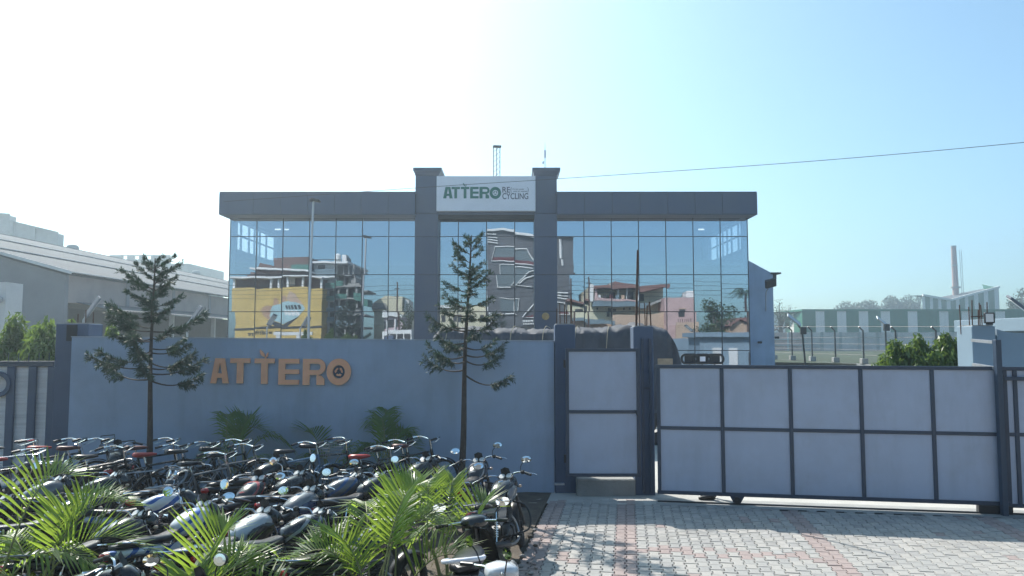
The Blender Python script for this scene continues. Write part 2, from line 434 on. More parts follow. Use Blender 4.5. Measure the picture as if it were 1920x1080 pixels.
# parapet of composite panels, left and right
pz0, pz1 = P(960, 401, 32.05).z, P(960, 361.5, 32.05).z
def parapet(x0, x1, edges):
    B('parapet_core', MB().bx(x0 + .02, x1 - .02, 32.09, FY + .6, pz0 + .012, pz1 - .02), M_acpgap)
    for a, b in zip(edges[:-1], edges[1:]):
        B('parapet_panel', MB().bx(a + .008, b - .008, 32.04, 32.088, pz0, pz1, bev=.006), M_acp)
pxl = [P(x, 380, 32.05).x for x in (412, 475, 526, 577, 627, 677, 728, 779)]
pxr = [P(x, 380, 32.05).x for x in (1044, 1096, 1148, 1200, 1252, 1303, 1354, 1418.5)]
parapet(pxl[0], pxl[-1], pxl); parapet(pxr[0], pxr[-1], pxr)
for x0, x1 in ((pxl[0], pxl[-1]), (pxr[0], pxr[-1])):
    B('soffit', MB().bx(x0, x1, 32.10, FY - .03, pz0 - .03, pz0 + .006), M_acp)
    B('parapet_coping', MB().bx(x0 - .02, x1 + .02, 32.02, FY + .65, pz1 + .004, pz1 + .05, bev=.01), M_acp)
for x, sgn in ((pxl[0], -1), (pxr[-1], 1)):
    B('parapet_end_panel', MB().bx(x + .002 * sgn, x + .03 * sgn, 32.05, FY + 16, pz0 - .03, pz1 + .002), M_acp)
# two columns with crowns
for (a, b, ca, cb) in ((778, 821, 774.5, 828), (1002, 1044.5, 998, 1050.5)):
    cyf = 32.35
    x0, x1 = P(a, 450, cyf).x, P(b, 450, cyf).x
    zt = P(960, 329, cyf).z; zc = P(960, 315.5, cyf).z
    cz = [zt, P(960, 400, cyf).z, P(960, 444, cyf).z, P(960, 515, cyf).z, P(960, 584, cyf).z, P(960, 660, cyf).z, P(960, 725, cyf).z, .0]
    B('column_core', MB().bx(x0 + .03, x1 - .03, cyf + .05, FY + .2, 0, zt), M_acpgap)
    for k in range(len(cz) - 1):
        B('column_panel', MB().bx(x0, x1, cyf, cyf + .048, cz[k + 1] + .010, cz[k] - .010, bev=.006), M_acp)
        for sx, xx in ((-1, x0), (1, x1)):
            B('column_side_panel', MB().bx(xx - (.028 if sx > 0 else 0) , xx + (.028 if sx < 0 else 0), cyf + .05, FY + .18, cz[k + 1] + .010, cz[k] - .010), M_acp)
    c0, c1 = P(ca, 320, cyf - .12).x, P(cb, 320, cyf - .12).x
    m = MB(); zz = [(x0 - .01, x1 + .01, cyf - .02, zt), (c0 + .04, c1 - .04, cyf - .10, zt + .17), (c0, c1, cyf - .14, zt + .19), (c0, c1, cyf - .14, zc)]
    m.ring_loft([[(p[0], p[2], p[3]), (p[1], p[2], p[3]), (p[1], FY + .9, p[3]), (p[0], FY + .9, p[3])] for p in zz])
    B('column_crown', m, M_acp)
# round emblem on the right column
m = MB(); ec = P(1023, 593, 32.34); m.lathe([(0, -.02), (.13, -.02), (.16, -.012), (.16, .01)], ec, (0, 1, 0), 20); B('round_emblem', m, mat('brass_emblem', (.42, .28, .12), .45, metal=.4, var=.25, vscale=14), 40)
# roof slab, side walls with window strips, back, floors
ztop = pz1 - .25
B('roof_slab', MB().bx(LX0 + .1, RX1 - .1, FY + .62, FY + 16, pz0 + .1, ztop - .3), M_conc)
B('back_wall', MB().bx(LX0 + .1, RX1 - .1, FY + 15.8, FY + 16, 0, pz0 + .05), M_intwall)
B('inner_wall', MB().bx(LX0 + .3, RX1 - .3, FY + 6.8, FY + 6.95, .1, pz0 + .02), M_intwall)
for z in (0.05, 3.45, 6.1): B('floor_slab', MB().bx(LX0 + .25, RX1 - .25, FY + .14, FY + 6.7, z, z + .25), M_room)
B('ceiling', MB().bx(LX0 + .25, RX1 - .25, FY + .14, FY + 6.7, pz0 + .03, pz0 + .09), M_intwall)
wz0, wz1 = 6.86, 8.36
for xs, wx in ((-1, LX0), (1, RX1)):
    m = MB(); xa, xb = (wx, wx + .2) if xs < 0 else (wx - .2, wx); ta, tb = (wx, wx + .04) if xs < 0 else (wx - .04, wx)
    m.bx(xa, xb, FY + .125, FY + 16, 0, wz0); m.bx(xa, xb, FY + .125, FY + 16, wz1, pz0 - .034)
    m.bx(xa, xb, FY + .125, FY + .35, wz0, wz1); m.bx(xa, xb, FY + 6.0, FY + 16, wz0, wz1)
    for y in (1.15, 2.2, 2.95, 3.7, 4.7): m.bx(ta, tb, FY + y, FY + y + .2, wz0, wz1)
    B('side_wall', m, M_wall)
    m = MB(); m.bx(ta + .005, tb - .005, FY + .36, FY + 5.99, 7.52, 7.60); B('window_bar', m, M_alu)
for px, py in ((521, 429), (536, 429), (1315, 433)):
    p = P(px, py, FY + 3.5); B('ceiling_lamp', MB().bx(p.x - .14, p.x + .14, p.y - .03, p.y + .03, pz0 - .05, pz0 + .01), glow('lamp_tube', (1, 1, 1), 1.6))
# sign board between the columns
sx0, sx1 = P(818.5, 360, 32.2).x, P(1004, 360, 32.2).x
sz0, sz1 = P(960, 395.5, 32.2).z, P(960, 330, 32.2).z
sign = B('sign_board', MB().bx(sx0, sx1, 32.2, 32.42, sz0, sz1, bev=.01), M_white)
B('sign_back', MB().bx(sx0 + .06, sx1 - .06, 32.43, FY + .3, sz0 - .12, sz1 - .2), M_acp)
B('canopy_slab', MB().bx(cx_[0] + .05, cx_[-1] - .05, 32.46, FY - .03, sz0 - .28, sz0 - .125), M_acpgap)

# block letters, built from butted polygons (height 1)
def arcq(cx, cy, r0, r1, a0, a1, n, sx=1.0):
    out = []
    for i in range(n):
        t0, t1 = a0 + (a1 - a0) * i / n, a0 + (a1 - a0) * (i + 1) / n
        out.append([(cx + sx * r0 * cos(t0), cy + r0 * sin(t0)), (cx + sx * r1 * cos(t0), cy + r1 * sin(t0)), (cx + sx * r1 * cos(t1), cy + r1 * sin(t1)), (cx + sx * r0 * cos(t1), cy + r0 * sin(t1))])
    return out
def rc(x0, y0, x1, y1): return [(x0, y0), (x1, y0), (x1, y1), (x0, y1)]
def recycle(cx, cy, R):
    out = []
    for k in range(3):
        a = pi / 2 + k * 2 * pi / 3
        out += arcq(cx, cy, R * .62, R * 1.0, a + .25, a + 1.35, 4)
        t = a + 1.35; c_, s_ = cos(t), sin(t); tx, ty = -s_, c_
        out.append([(cx + R * .45 * c_, cy + R * .45 * s_), (cx + R * 1.17 * c_, cy + R * 1.17 * s_), (cx + R * .85 * c_ + tx * R * .5, cy + R * .85 * s_ + ty * R * .5)])
    return out
LETTER = {
    'A': (.75, [[(0, 0), (.24, 0), (.275, .22), (.04, .22)], [(.51, 0), (.75, 0), (.71, .22), (.475, .22)], [(.04, .22), (.71, .22), (.678, .4), (.072, .4)],
                [(.072, .4), (.30, .4), (.385, .85), (.153, .85)], [(.47, .4), (.678, .4), (.597, .85), (.385, .85)], [(.153, .85), (.597, .85), (.57, 1), (.18, 1)]]),
    'T': (.80, [rc(0, .81, .8, 1), rc(.27, 0, .53, .81)]),
    'L': (.80, [rc(0, .81, .8, 1), rc(.27, 0, .53, .81), [(.40, 1.0), (.46, 1.0), (.45, 1.08), (.41, 1.08)],
                [(.41, 1.08), (.36, 1.06), (.25, 1.14), (.20, 1.26), (.21, 1.36), (.32, 1.26), (.39, 1.16)], [(.45, 1.08), (.50, 1.05), (.53, 1.12), (.54, 1.24), (.50, 1.22), (.46, 1.15)]]),
    'E': (.80, [rc(0, 0, .26, 1), rc(.26, .81, .8, 1), rc(.26, .41, .8, .59), rc(.26, 0, .8, .19)]),
    'R': (.86, [rc(0, 0, .26, 1), rc(.26, .81, .56, 1), rc(.26, .38, .56, .57)] + arcq(.56, .69, .12, .31, -pi / 2, pi / 2, 10, .95)
               + [[(.52, 0), (.82, 0), (.82, .22), (.72, .34), (.56, .38), (.52, .38)]]),
    'O': (1.0, arcq(.5, .5, .25, .5, 0, 2 * pi, 32) + recycle(.5, .5, .155)),
}
def letters(parent, spots, face_y, depth, material, fy=0.0):
    """spots: (letter, x0, x1, z0, z1) in metres on a wall facing -Y"""
    for ch, x0, x1, z0, z1 in spots:
        w, polys = LETTER[ch]; m = MB()
        Mx = Matrix(((( x1 - x0) / w, 0, 0, x0), (0, 0, -1, face_y - fy), (0, z1 - z0, 0, z0), (0, 0, 0, 1)))
        for p in polys: m.prism(p, Mx, depth)
        m.build('letter', material, parent, None, None, True)
def signspot(ch, a, b, y0, y1, Y):
    p, q = P(a, y1, Y), P(b, y0, Y); return (ch, p.x, q.x, p.z, q.z)
letters(sign, [signspot('A', 831, 848.7, 350.5, 372, 32.2), signspot('T', 846.5, 862.5, 350.5, 372, 32.2), signspot('L', 864, 880, 350.5, 372, 32.2), signspot('E', 881.5, 897.5, 350.5, 372, 32.2),
               signspot('R', 899, 918, 350.5, 372, 32.2), signspot('O', 918, 939.5, 350.5, 373, 32.2)], 32.198, .012, M_green, FY)
def sign_text(txt, x0, x1, ytop, ybot, name='letter', c=M_signgrey):
    me, w, h = text_mesh(txt, 1.0, 0.0, .012)
    a, b = P(x0, ybot, 32.19), P(x1, ytop, 32.19)
    for v in me.vertices: v.co = Vector((a.x + v.co.x / w * (b.x - a.x), 32.192 - FY, a.z + v.co.y / h * (b.z - a.z)))
    me.materials.clear(); me.materials.append(c); link(name, me, sign)
sign_text('RE', 942, 956.5, 350.5, 361, 'lettering'); sign_text('CYCLING', 942, 990.5, 362, 373.5, 'lettering')
sign_text('(', 957.5, 959.5, 351, 361.5, 'lettering'); sign_text(')', 989, 991, 351, 361.5, 'lettering')
sign_text("it's not waste", 961, 982, 353, 355.8, 'lettering'); sign_text("until it's wasted", 962.5, 988.5, 357, 360, 'lettering')

# lower wing at the right end, with a lean-to roof
wa, wb = P(1403.5, 488, 34.0), P(1449, 513, 34.0)
m = MB(); m.ring_loft([[(wa.x, y, 0), (wb.x, y, 0), (wb.x, y, wb.z), (wa.x - .3, y, wa.z + .15)] for y in (34.0, 48.0)]); 
for v in m.v: pass
wing = thing('side_wing', 'lower blue grey plastered wing with sloping roof beside the glass front', 'building', (wa.x, 34.0, 0))
def Wg(name, m, mt, sm=None, fix=False):
    for i, p in enumerate(m.v): m.v[i] = (p[0] - wa.x, p[1] - 34.0, p[2])
    return m.build(name, mt, wing, sm, None, fix)
Wg('wall', m, M_wall, None, True)
Wg('eave_sheet', MB().bx(wb.x - .1, wb.x + .35, 33.9, 48, wb.z - .02, wb.z + .05), M_blackmetal)
Wg('eave_bracket', MB().bx(wb.x + .01, wb.x + .2, 34.1, 34.2, wb.z - .25, wb.z - .02), M_blackmetal)
Wg('doorway', MB().bx(P(1381, 600, 33.9).x, P(1404, 600, 33.9).x, 33.93, 33.99, P(960, 740, 33.9).z, P(960, 663, 33.9).z), M_dark)
fl = thing('wall_floodlight', 'flat flood lamp on a bent arm fixed to the side wing wall', 'lamp', P(1436, 583, 33.9))
m = MB(); o_ = Vector(fl.location)
pts = [P(x, y, d) - o_ for x, y, d in ((1436, 583, 33.98), (1436, 555, 33.7), (1437, 546, 33.5), (1441, 541, 33.3))]
m.tube(spline(pts, 4), .02, 6).build('arm', M_galv, fl, 40)
m = MB(); m.box(P(1445, 531, 33.2) - o_, (.5, .12, .42), 0, 0, .02, Matrix.Rotation(radians(-14), 3, 'Y') @ Matrix.Rotation(radians(35), 3, 'X')); m.build('lamp_head', M_blackmetal, fl)
for px, py in ((1424, 642), (1456, 633)):
    c_ = thing('security_camera', 'small black camera %s' % ('low on the side wing wall' if px < 1440 else 'sticking out past the wing corner'), 'camera', P(px, py, 33.85))
    MB().box((0, -.06, 0), (.12, .26, .1), 0, 0, .015).build('body', M_blackmetal, c_)
    MB().cyl((0, .05, 0), (0, .15, 0.03), .025).build('bracket', M_blackmetal, c_)

# lattice mast and antenna on the roof
mast = thing('lattice_mast', 'thin steel lattice mast on the office roof behind the sign', 'mast', P(931, 361, 37.0))
o_ = Vector(mast.location); hz = P(931, 275, 37).z - o_.z
for k, (dx, dy) in enumerate(((-.15, 0), (.17, 0), (0, .28))): MB().cyl((dx, dy, -1), (dx, dy, hz), .022, n=6).build('upright', M_rust, mast)
m = MB()
for i in range(9):
    z0, z1 = hz * i / 9, hz * (i + 1) / 9
    m.cyl((-.15, 0, z0), (.17, 0, z1), .008, n=4); m.cyl((.17, 0, z0), (0, .28, z1), .008, n=4)
m.build('lacing', M_rust, mast)
MB().box((0.02, .1, hz + .03), (.42, .25, .09), radians(8), 0, .02).build('head', M_blackmetal, mast)
ant = thing('antenna', 'slim white antenna on the roof behind the right column', 'antenna', P(1022, 330, 36.0))
o_ = Vector(ant.location); hz = P(1022, 268, 36).z - o_.z
MB().tube([(0, 0, -1.6), (0, 0, hz * .7), (0, 0, hz)], [.02, .02, .006], 6).build('pole', M_galv, ant)
MB().cyl((0, 0, hz * .55), (0, 0, hz * .78), .05, n=8).build('radome', M_white, ant)
MB().box((-.09, 0, hz * .4), (.08, .05, .14), 0, 0, .01).build('bracket', M_white, ant)

# ------------------------------------------------------------------ front compound wall with its letters
WY = 13.95
bw = thing('boundary_wall', 'long blue grey rendered compound wall with flat top', 'wall', (0, WY, 0))
xl, xr = P(132, 700, WY).x, P(1039, 700, WY).x
m = MB(); zl, zr = P(132, 632.5, WY).z, P(1039, 640.5, WY).z
m.ring_loft([[(x, 0, -.1), (x, .23, -.1), (x, .23, z), (x, 0, z)] for x, z in ((xl, zl), (xr, zr))])
m.build('wall_body', M_wall, bw, None, None, True)
m = MB(); m.ring_loft([[(x, -.012, z + .003), (x, .245, z + .003), (x, .245, z + .02), (x, -.012, z + .02)] for x, z in ((xl - .01, zl), (xr, zr))])
m.build('coping', mat('wall_coping', (.40, .46, .55), .7, var=.1, vscale=3), bw, None, None, True)
wsign = thing('wall_lettering', 'raised orange company letters fixed on the front wall', 'lettering', (0, WY, 0))
letters(wsign, [signspot('A', 396, 431.5, 671.5, 718.5, WY), signspot('T', 432.5, 471, 671.5, 718.5, WY), signspot('L', 478, 516.5, 672, 719.5, WY),
                signspot('E', 523, 562.5, 672.5, 721, WY), signspot('R', 568.5, 612, 672.5, 721.5, WY), signspot('O', 613, 659.5, 672, 722, WY)], WY - .02, .035, M_copper, WY)
MB().lathe([(0, -.010), (.115, -.010), (.115, .0)], P(636.2, 697, WY) - Vector((0, WY + .004, 0)), (0, 1, 0), 20).build('letter_backing', M_pillar, wsign)

def pillar(label, a, b, ytop, Y, d, zb=-.1, name='gate_pillar', group=None, cap=0.0):
    p0, p1 = P(a, 700, Y), P(b, 700, Y); zt = P(960, ytop, Y).z
    t = thing(name, label, 'pillar', ((p0.x + p1.x) / 2, Y + d / 2, 0), 0, group); w = p1.x - p0.x
    MB().bx(-w / 2, w / 2, -d / 2, d / 2, zb, zt, bev=.012).build('shaft', M_pillar, t)
    MB().bx(-w / 2 + .03, w / 2 - .03, -d / 2 + .03, d / 2 - .03, zt + .001, zt + .02).build('rough_top', M_conc, t)
    return t, zt
def rebar(t, label, x, y, z0, h, lean=0.0, r=.010, lean_y=0.0):
    """a bare steel bar sticking out of a pillar"""
    o = link('rebar', MB().tube([(0, 0, -.15), (lean * h * .5, lean_y * h * .5, h * .5), (lean * h, lean_y * h, h)], r, 6).mesh('rebar', M_rust, 40), t, (x, y, z0))
    return o
lp, lz = pillar('dark blue grey pillar between the corrugated gate and the front wall', 101, 163, 607, 14.3, .5)
MB().bx(-.10, .10, -.262, -.25, lz - .33, lz - .02).build('recess_panel', M_acpgap, lp)
for x, h in ((-.22, .1), (-.1, .2), (.05, .28), (.2, .24)): rebar(lp, '', x, .1, lz, h)
wp1, z1 = pillar('dark pillar at the hinge side of the wicket gate', 1040.5, 1079, 608.5, WY - .05, .36)
for x, y, h, l in ((-.15, -.1, .30, .02), (-.07, .1, .42, -.02), (.0, -.1, .38, 0), (.05, .1, .28, .01), (.12, -.1, .48, -.02), (.16, .1, .70, -.03)): rebar(wp1, '', x, y, z1, h, l)
wp2, z2 = pillar('dark pillar between the wicket gate and the sliding gate', 1188.5, 1226, 612.5, WY - .25, .36)
for x, y, h, l, r in ((-.12, -.1, 1.42, .035, .022), (-.02, .1, .42, .0, .01), (.05, -.1, .44, -.02, .01), (.11, .1, .40, .04, .012), (.16, -.1, .46, -.06, .014)): rebar(wp2, '', x, y, z2, h, l, r)
m = MB()
for x in (-.03, .11): m.bx(x - .02, x + .02, -.245, -.205, .05, z2 - .22)
m.bx(-.01, .09, -.232, -.21, 1.9, 1.94)
m.build('gate_guide', M_frame, wp2)

# wicket gate: hinged leaf of two sheets in a steel frame, over a concrete sill
GWY = 13.55
wk = thing('wicket_gate', 'narrow closed wicket gate of two pale sheets in dark steel frame', 'gate', (P(1131, 700, GWY).x, GWY, 0))
wx0, wx1 = P(1061, 770, GWY).x - wk.location.x, P(1200, 770, GWY).x - wk.location.x
wzt, wzb, wzm = P(960, 653, GWY).z, P(960, 894, GWY).z, P(960, 772, GWY).z
for x in (wx0 + .025, wx1 - .03): MB().bx(x - .03, x + .03, -.03, .03, wzb, wzt, bev=.004).build('stile', M_frame, wk)
for z in (wzb + .03, wzm, wzt - .03): MB().bx(wx0 + .056, wx1 - .061, -.028, .028, z - .028, z + .028, bev=.004).build('rail', M_frame, wk)
for za, zb_ in ((wzb + .06, wzm - .03), (wzm + .03, wzt - .06)): MB().bx(wx0 + .057, wx1 - .062, -.004, .006, za, zb_).build('sheet_panel', M_gpanel, wk)
MB().tube([(wx1 - .05, -.035, wzm - .08), (wx1 - .07, -.075, wzm - .05), (wx1 - .09, -.075, wzm + .02), (wx1 - .1, -.035, wzm + .03)], .009, 6).build('latch_handle', M_blackmetal, wk, 40)
for z in (wzb + .25, wzt - .35): MB().cyl((wx0 - .02, 0, z), (wx0 - .02, 0, z + .14), .02).build('hinge', M_blackmetal, wk, 40)
MB().bx(wx0 - .22, wx0 - .04, -.14, -.02, wzb - .12, wzb - .10).build('stop_plate', M_galv, wk)
MB().bx(wk.location.x + wx0 + .2, wk.location.x + wx1 - .1, 13.5, 14.1, -.1, P(960, 898, 13.5).z, bev=.02)
s = MB().bx(wp1.location.x + .185, wp2.location.x - .185, 13.62, 14.1, -.1, P(960, 899, 13.62).z, bev=.02); tag(s.build('concrete_sill', mat('old_sill_concrete', (.29, .29, .275), .9, var=.2, vscale=4, bump=.4, bscale=40, dirt=(.10, .10, .095), dscale=2, damt=.7)), 'weathered concrete sill under the wicket gate', 'sill')

# sliding gate
sg = thing('sliding_gate', 'wide closed sliding gate of pale sheets in dark steel grid', 'gate', GA, atan2(gdir.y, gdir.x))
GL = (GB - GA).length; ztg, zbg = 2.365, .14
gx = [.04, 1.115, 2.24, 3.365, 4.47, GL - .06]
zm = (ztg + zbg) / 2 + .02
for i, x in enumerate(gx): MB().bx(x - .03, x + .03, -.03, .03, zbg + .061, ztg - .061, bev=.004).build('post', M_frame, sg)
for z in (zbg + .03, ztg - .03): MB().bx(0, GL + .06, -.033, .033, z - .03, z + .03, bev=.004).build('rail', M_frame, sg)
for i in range(5):
    MB().bx(gx[i] + .031, gx[i + 1] - .031, -.026, .026, zm - .028, zm + .028, bev=.004).build('rail', M_frame, sg)
    for za, zb_ in ((zbg + .061, zm - .029), (zm + .029, ztg - .061)):
        o = MB().bx(gx[i] + .031, gx[i + 1] - .031, -.004, .006, za, zb_).build('sheet_panel', M_gpanel, sg)
for x in (1.33,):
    w_ = MB().prism([(-.12, .09), (.12, .09), (.06, -.02), (-.06, -.02)], Matrix.Translation((x, .03, .055)) @ Matrix.Rotation(pi / 2, 4, 'X'), .06).build('wheel_bracket', M_frame, sg, None, None, True)
    MB().lathe([(.012, -.018), (.055, -.018), (.055, .018), (.012, .018)], (x, -.05, .082), (0, 1, 0), 16).build('wheel', M_blackmetal, sg, 40)
# guide post and the fixed leaf beyond it
gp = thing('gate_guide_post', 'tall dark steel guide post in front of the sliding gate end', 'post', GB + gn * .10 - gdir * .075)
MB().bx(-.045, .045, -.045, .045, 0, P(960, 637, 12.1).z, bev=.005).build('post', M_frame, gp)
for z in (2.76, 2.34): MB().bar((-.02, .05, z), (.16, .9, z + .03), .05, .05).build('arm', M_galv, gp)
fx = thing('fixed_gate_leaf', 'fixed gate leaf of pale sheets right of the guide post', 'gate', GB + gn * -.02 + gdir * .03, atan2(gdir.y, gdir.x))
fg = [.03, .18, 1.25, 2.3, 3.4]
for x in fg: MB().bx(x - .03, x + .03, -.03, .03, .17, 2.30, bev=.004).build('post', M_frame, fx)
for z in (.14, 2.33): MB().bx(0, 3.43, -.033, .033, z - .03, z + .03, bev=.004).build('rail', M_frame, fx)
MB().bx(0, 3.43, -.075, -.035, 2.14, 2.20, bev=.004).build('guide_bar', M_frame, fx)
for i in range(4):
    MB().bx(fg[i] + .031, fg[i + 1] - .031, -.026, .026, zm - .028, zm + .028).build('rail', M_frame, fx)
    for za, zb_ in ((.171, zm - .029), (zm + .029, 2.299)): MB().bx(fg[i] + .031, fg[i + 1] - .031, -.004, .006, za, zb_).build('sheet_panel', M_gpanel, fx)
MB().bx(-.45, .05, -.06, .05, .005, .13).build('motor_box', M_blackmetal, fx)

# left sliding gate of corrugated sheet
lg = thing('corrugated_gate', 'pale corrugated metal gate with dark upright bars left of the wall', 'gate', (0, 14.75, 0))
LGY = 14.75
def lpx(px, py): return P(px, py, LGY)
zt = lpx(0, 677).z; x0, x1 = lpx(-260, 700).x, lpx(102, 700).x
m = MB(); nc = 100; vs = []; fs = []
for j in range(nc * 4 + 1):
    z = .1 + (zt - .16) * j / (nc * 4); y = .012 * sin(j * pi / 2)
    vs += [(x0, y, z), (x1, y, z)]
fs = [(2 * j, 2 * j + 1, 2 * j + 3, 2 * j + 2) for j in range(nc * 4)]
m.add(vs, fs).build('corrugated_sheet', mat('pale_corrugated_sheet', (.90, .91, .92), .45, var=.10, vscale=1.2, stretch=(.3, 1, 12), dirt=(.36, .34, .32), dscale=2, damt=.4), lg, 60)
MB().bx(x0, x1, -.06, .04, zt - .10, zt).build('rail', M_frame, lg)
for px in (-70, 22, 62, 98):
    x = lpx(px, 760).x; MB().bx(x - .075, x + .075, -.075, -.02, .06, zt - .105, bev=.006).build('upright_bar', M_pillar, lg)
x = lpx(3, 720); MB().lathe([(.16, -.02), (.24, -.03), (.25, 0), (.24, .02), (.16, .02)], (x.x, -.08, x.z), (0, 1, 0), 24).build('oval_emblem', M_pillar, lg, 40).scale = (1, 1, 1)
for xx in range(9):
    p = lpx(-60 + xx * 19, 672); MB().cyl((p.x, 0, zt - .001), (p.x, 0, zt + .16), .008, n=5).build('spike', M_frame, lg)
# ------------------------------------------------------------------ foliage tools
import numpy as np
def leaf_mesh(name, C, D, S, L, Wd, material, fold=0.0):
    """many small leaves as quads: centre C, long axis D, side S (n x 3), length L, half width Wd"""
    n = len(C); L = np.asarray(L).reshape(-1, 1); Wd = np.asarray(Wd).reshape(-1, 1)
    v = np.empty((n, 4, 3)); v[:, 0] = C - D * L * .5; v[:, 1] = C + S * Wd; v[:, 2] = C + D * L * .5; v[:, 3] = C - S * Wd
    me = bpy.data.meshes.new(name); me.vertices.add(n * 4); me.vertices.foreach_set('co', v.reshape(-1))
    me.loops.add(n * 4); me.loops.foreach_set('vertex_index', np.arange(n * 4, dtype=np.int32))
    me.polygons.add(n); me.polygons.foreach_set('loop_start', np.arange(0, n * 4, 4, dtype=np.int32)); me.polygons.foreach_set('loop_total', np.full(n, 4, dtype=np.int32))
    me.materials.append(material); me.update(); me.validate(); return me
def unit(a): return a / np.maximum(np.linalg.norm(a, axis=1, keepdims=True), 1e-9)
def blob_leaves(rng, blobs, per, leaf, droop=0.0, shell=.75):
    """leaves scattered mostly near the surface of several ellipsoids; returns arrays"""
    Cs, Ds = [], []
    for (c, r) in blobs:
        n = max(8, int(per * (r[0] * r[2]) ** .9))
        d = unit(rng.normal(size=(n, 3))); rad = shell + (1 - shell) * rng.random((n, 1)) * 1.25
        Cs.append(np.array(c) + d * rad * np.array(r)); Ds.append(d)
    C = np.vstack(Cs); O = np.vstack(Ds); n = len(C)
    D = unit(O * .6 + rng.normal(size=(n, 3)) * .7 + np.array([0, 0, -1]) * droop)
    S = unit(np.cross(D, unit(rng.normal(size=(n, 3)))))
    L = leaf * rng.uniform(.6, 1.3, n)
    return C, D, S, L
def leafmat(name, col, tr, amt=.4, var=.3, vs=1.5, rough=.5):
    return mat(name, col, rough, var=var, vscale=vs, trans=(tr, amt))
M_bark = mat('dark_bark', (.075, .06, .05), .9, var=.3, vscale=12, bump=.8, bscale=50)
M_barkgrey = mat('grey_bark', (.16, .14, .12), .9, var=.3, vscale=8, bump=.6, bscale=30)
L_hedge = leafmat('glossy_drooping_leaf', (.065, .115, .03), (.20, .30, .05), .35, .35, 2.0, .4)
L_far = leafmat('far_tree_leaf', (.05, .075, .035), (.08, .12, .03), .25, .35, .3)
L_broad = leafmat('broad_tree_leaf', (.05, .085, .03), (.12, .18, .04), .3, .35, .8)
L_needle = leafmat('dark_needle', (.030, .058, .042), (.05, .10, .05), .22, .4, 3.0, .55)
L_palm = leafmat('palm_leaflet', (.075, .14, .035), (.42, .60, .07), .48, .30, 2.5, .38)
L_palm_shade = leafmat('shaded_palm_leaflet', (.06, .12, .045), (.30, .46, .08), .46, .35, 2.5, .40)  # same leaf for the palms by the wall, their shade put into the colour
M_stem = mat('palm_stem', (.22, .24, .09), .6, var=.25, vscale=14, dirt=(.20, .14, .08), dscale=6, damt=.7)

def columnar_tree(label, px, Y, ytop, rad, seed, group, lean=0.0, ybase=None, dens=2600, leafmt=None):
    """a narrow evergreen hedge tree with hanging leaves"""
    base = P(px, 640, Y); zt = P(px, ytop, Y).z; rng = np.random.default_rng(seed); rnd = random.Random(seed)
    t = thing('hedge_tree', label, 'tree', (base.x, Y, 0), 0, group)
    MB().tube([(0, 0, -.1), (.02, 0, zt * .5), (lean * .5, 0, zt * .92)], [.05, .035, .01], 7).build('trunk', M_bark, t, 50)
    blobs = []
    for k in range(26):
        h = (k + .5) / 26; rr = rad * 1.5 * (1.0 - .60 * h ** 3.4) * rnd.uniform(.6, .85)
        for q in range(3 if h < .85 else 1):
            a = rnd.uniform(0, 6.28); off = rr * rnd.uniform(.3, .75) if h < .85 else 0
            s = rr * rnd.uniform(.5, .75)
            blobs.append(((off * cos(a) + lean * h, off * sin(a), .25 + (zt - .42) * h), (s, s, s * rnd.uniform(.9, 1.5))))
    C, D, S, L = blob_leaves(rng, blobs, dens * .5, .17, 1.5, .6)
    o = link('crown', leaf_mesh('crown', C, D, S, L, L * .15, leafmt or L_hedge), t)
    return t

# ------------------------------------------------------------------ left hand side: long shed and other buildings
M_roof = mat('asbestos_roof_sheet', (.115, .13, .145), .9, var=.14, vscale=.5, dirt=(.065, .07, .075), dscale=.25, damt=.6)
M_shedwall = mat('shed_plaster', (.24, .245, .26), .9, var=.12, vscale=.5, dirt=(.15, .15, .16), dscale=.3, damt=.6)
M_peach = mat('faded_pink_plaster', (.36, .30, .28), .9, var=.12, vscale=.6, dirt=(.2, .18, .17), dscale=.4, damt=.6)
M_whitewash = mat('white_plaster', (.62, .63, .63), .8, var=.06, vscale=.8, dirt=(.40, .40, .39), dscale=.5, damt=.5)
M_agedconc = mat('aged_parapet', (.44, .45, .43), .9, var=.15, vscale=.5, dirt=(.2, .2, .19), dscale=.5, damt=.8)
SX, SY0, SY1, SZ, RX, RZ = -22.8, 38.0, 112.0, 6.15, -40.0, 11.0
shed = thing('long_shed', 'long industrial shed with corrugated grey roof left of the office', 'building', (SX, SY0, 0))
def Sh(name, m, mt, sm=None, fix=True):
    for i, p in enumerate(m.v): m.v[i] = (p[0] - SX, p[1] - SY0, p[2])
    return m.build(name, mt, shed, sm, None, fix)
def corr(p00, p01, p10, p11, n, amp, up=Vector((0, 0, 1))):
    """corrugated sheet: ridges run from edge p00-p01 to edge p10-p11"""
    m = MB(); k = n * 4
    for i in range(k + 1):
        t = i / k; off = up * (amp * sin(i * pi / 2))
        m.v += [tuple(Vector(p00).lerp(Vector(p01), t) + off), tuple(Vector(p10).lerp(Vector(p11), t) + off)]
    for i in range(k): m.f.append((2 * i, 2 * i + 2, 2 * i + 3, 2 * i + 1)); m.mi.append(0)
    return m
ov = .5
for k in range(3):   # roof slope in three lapped courses
    a, b = k / 3, (k + 1) / 3 + (.012 if k < 2 else 0)
    def rp_(t, y, dz=0): return Vector((SX + ov + (RX - SX - ov) * t, y, SZ + (RZ - SZ) * t + dz))
    Sh('roof_course', corr(rp_(a, SY0 - .3, .012 * k), rp_(a, SY1, .012 * k), rp_(b, SY0 - .3, .012 * k), rp_(b, SY1, .012 * k), 300, .035), M_roof, 70, False)
    Sh('lap_flashing', MB().bar(rp_(a, SY0 - .3, .012 * k + .06), rp_(a, SY1, .012 * k + .06), .26, .03), M_whitewash)
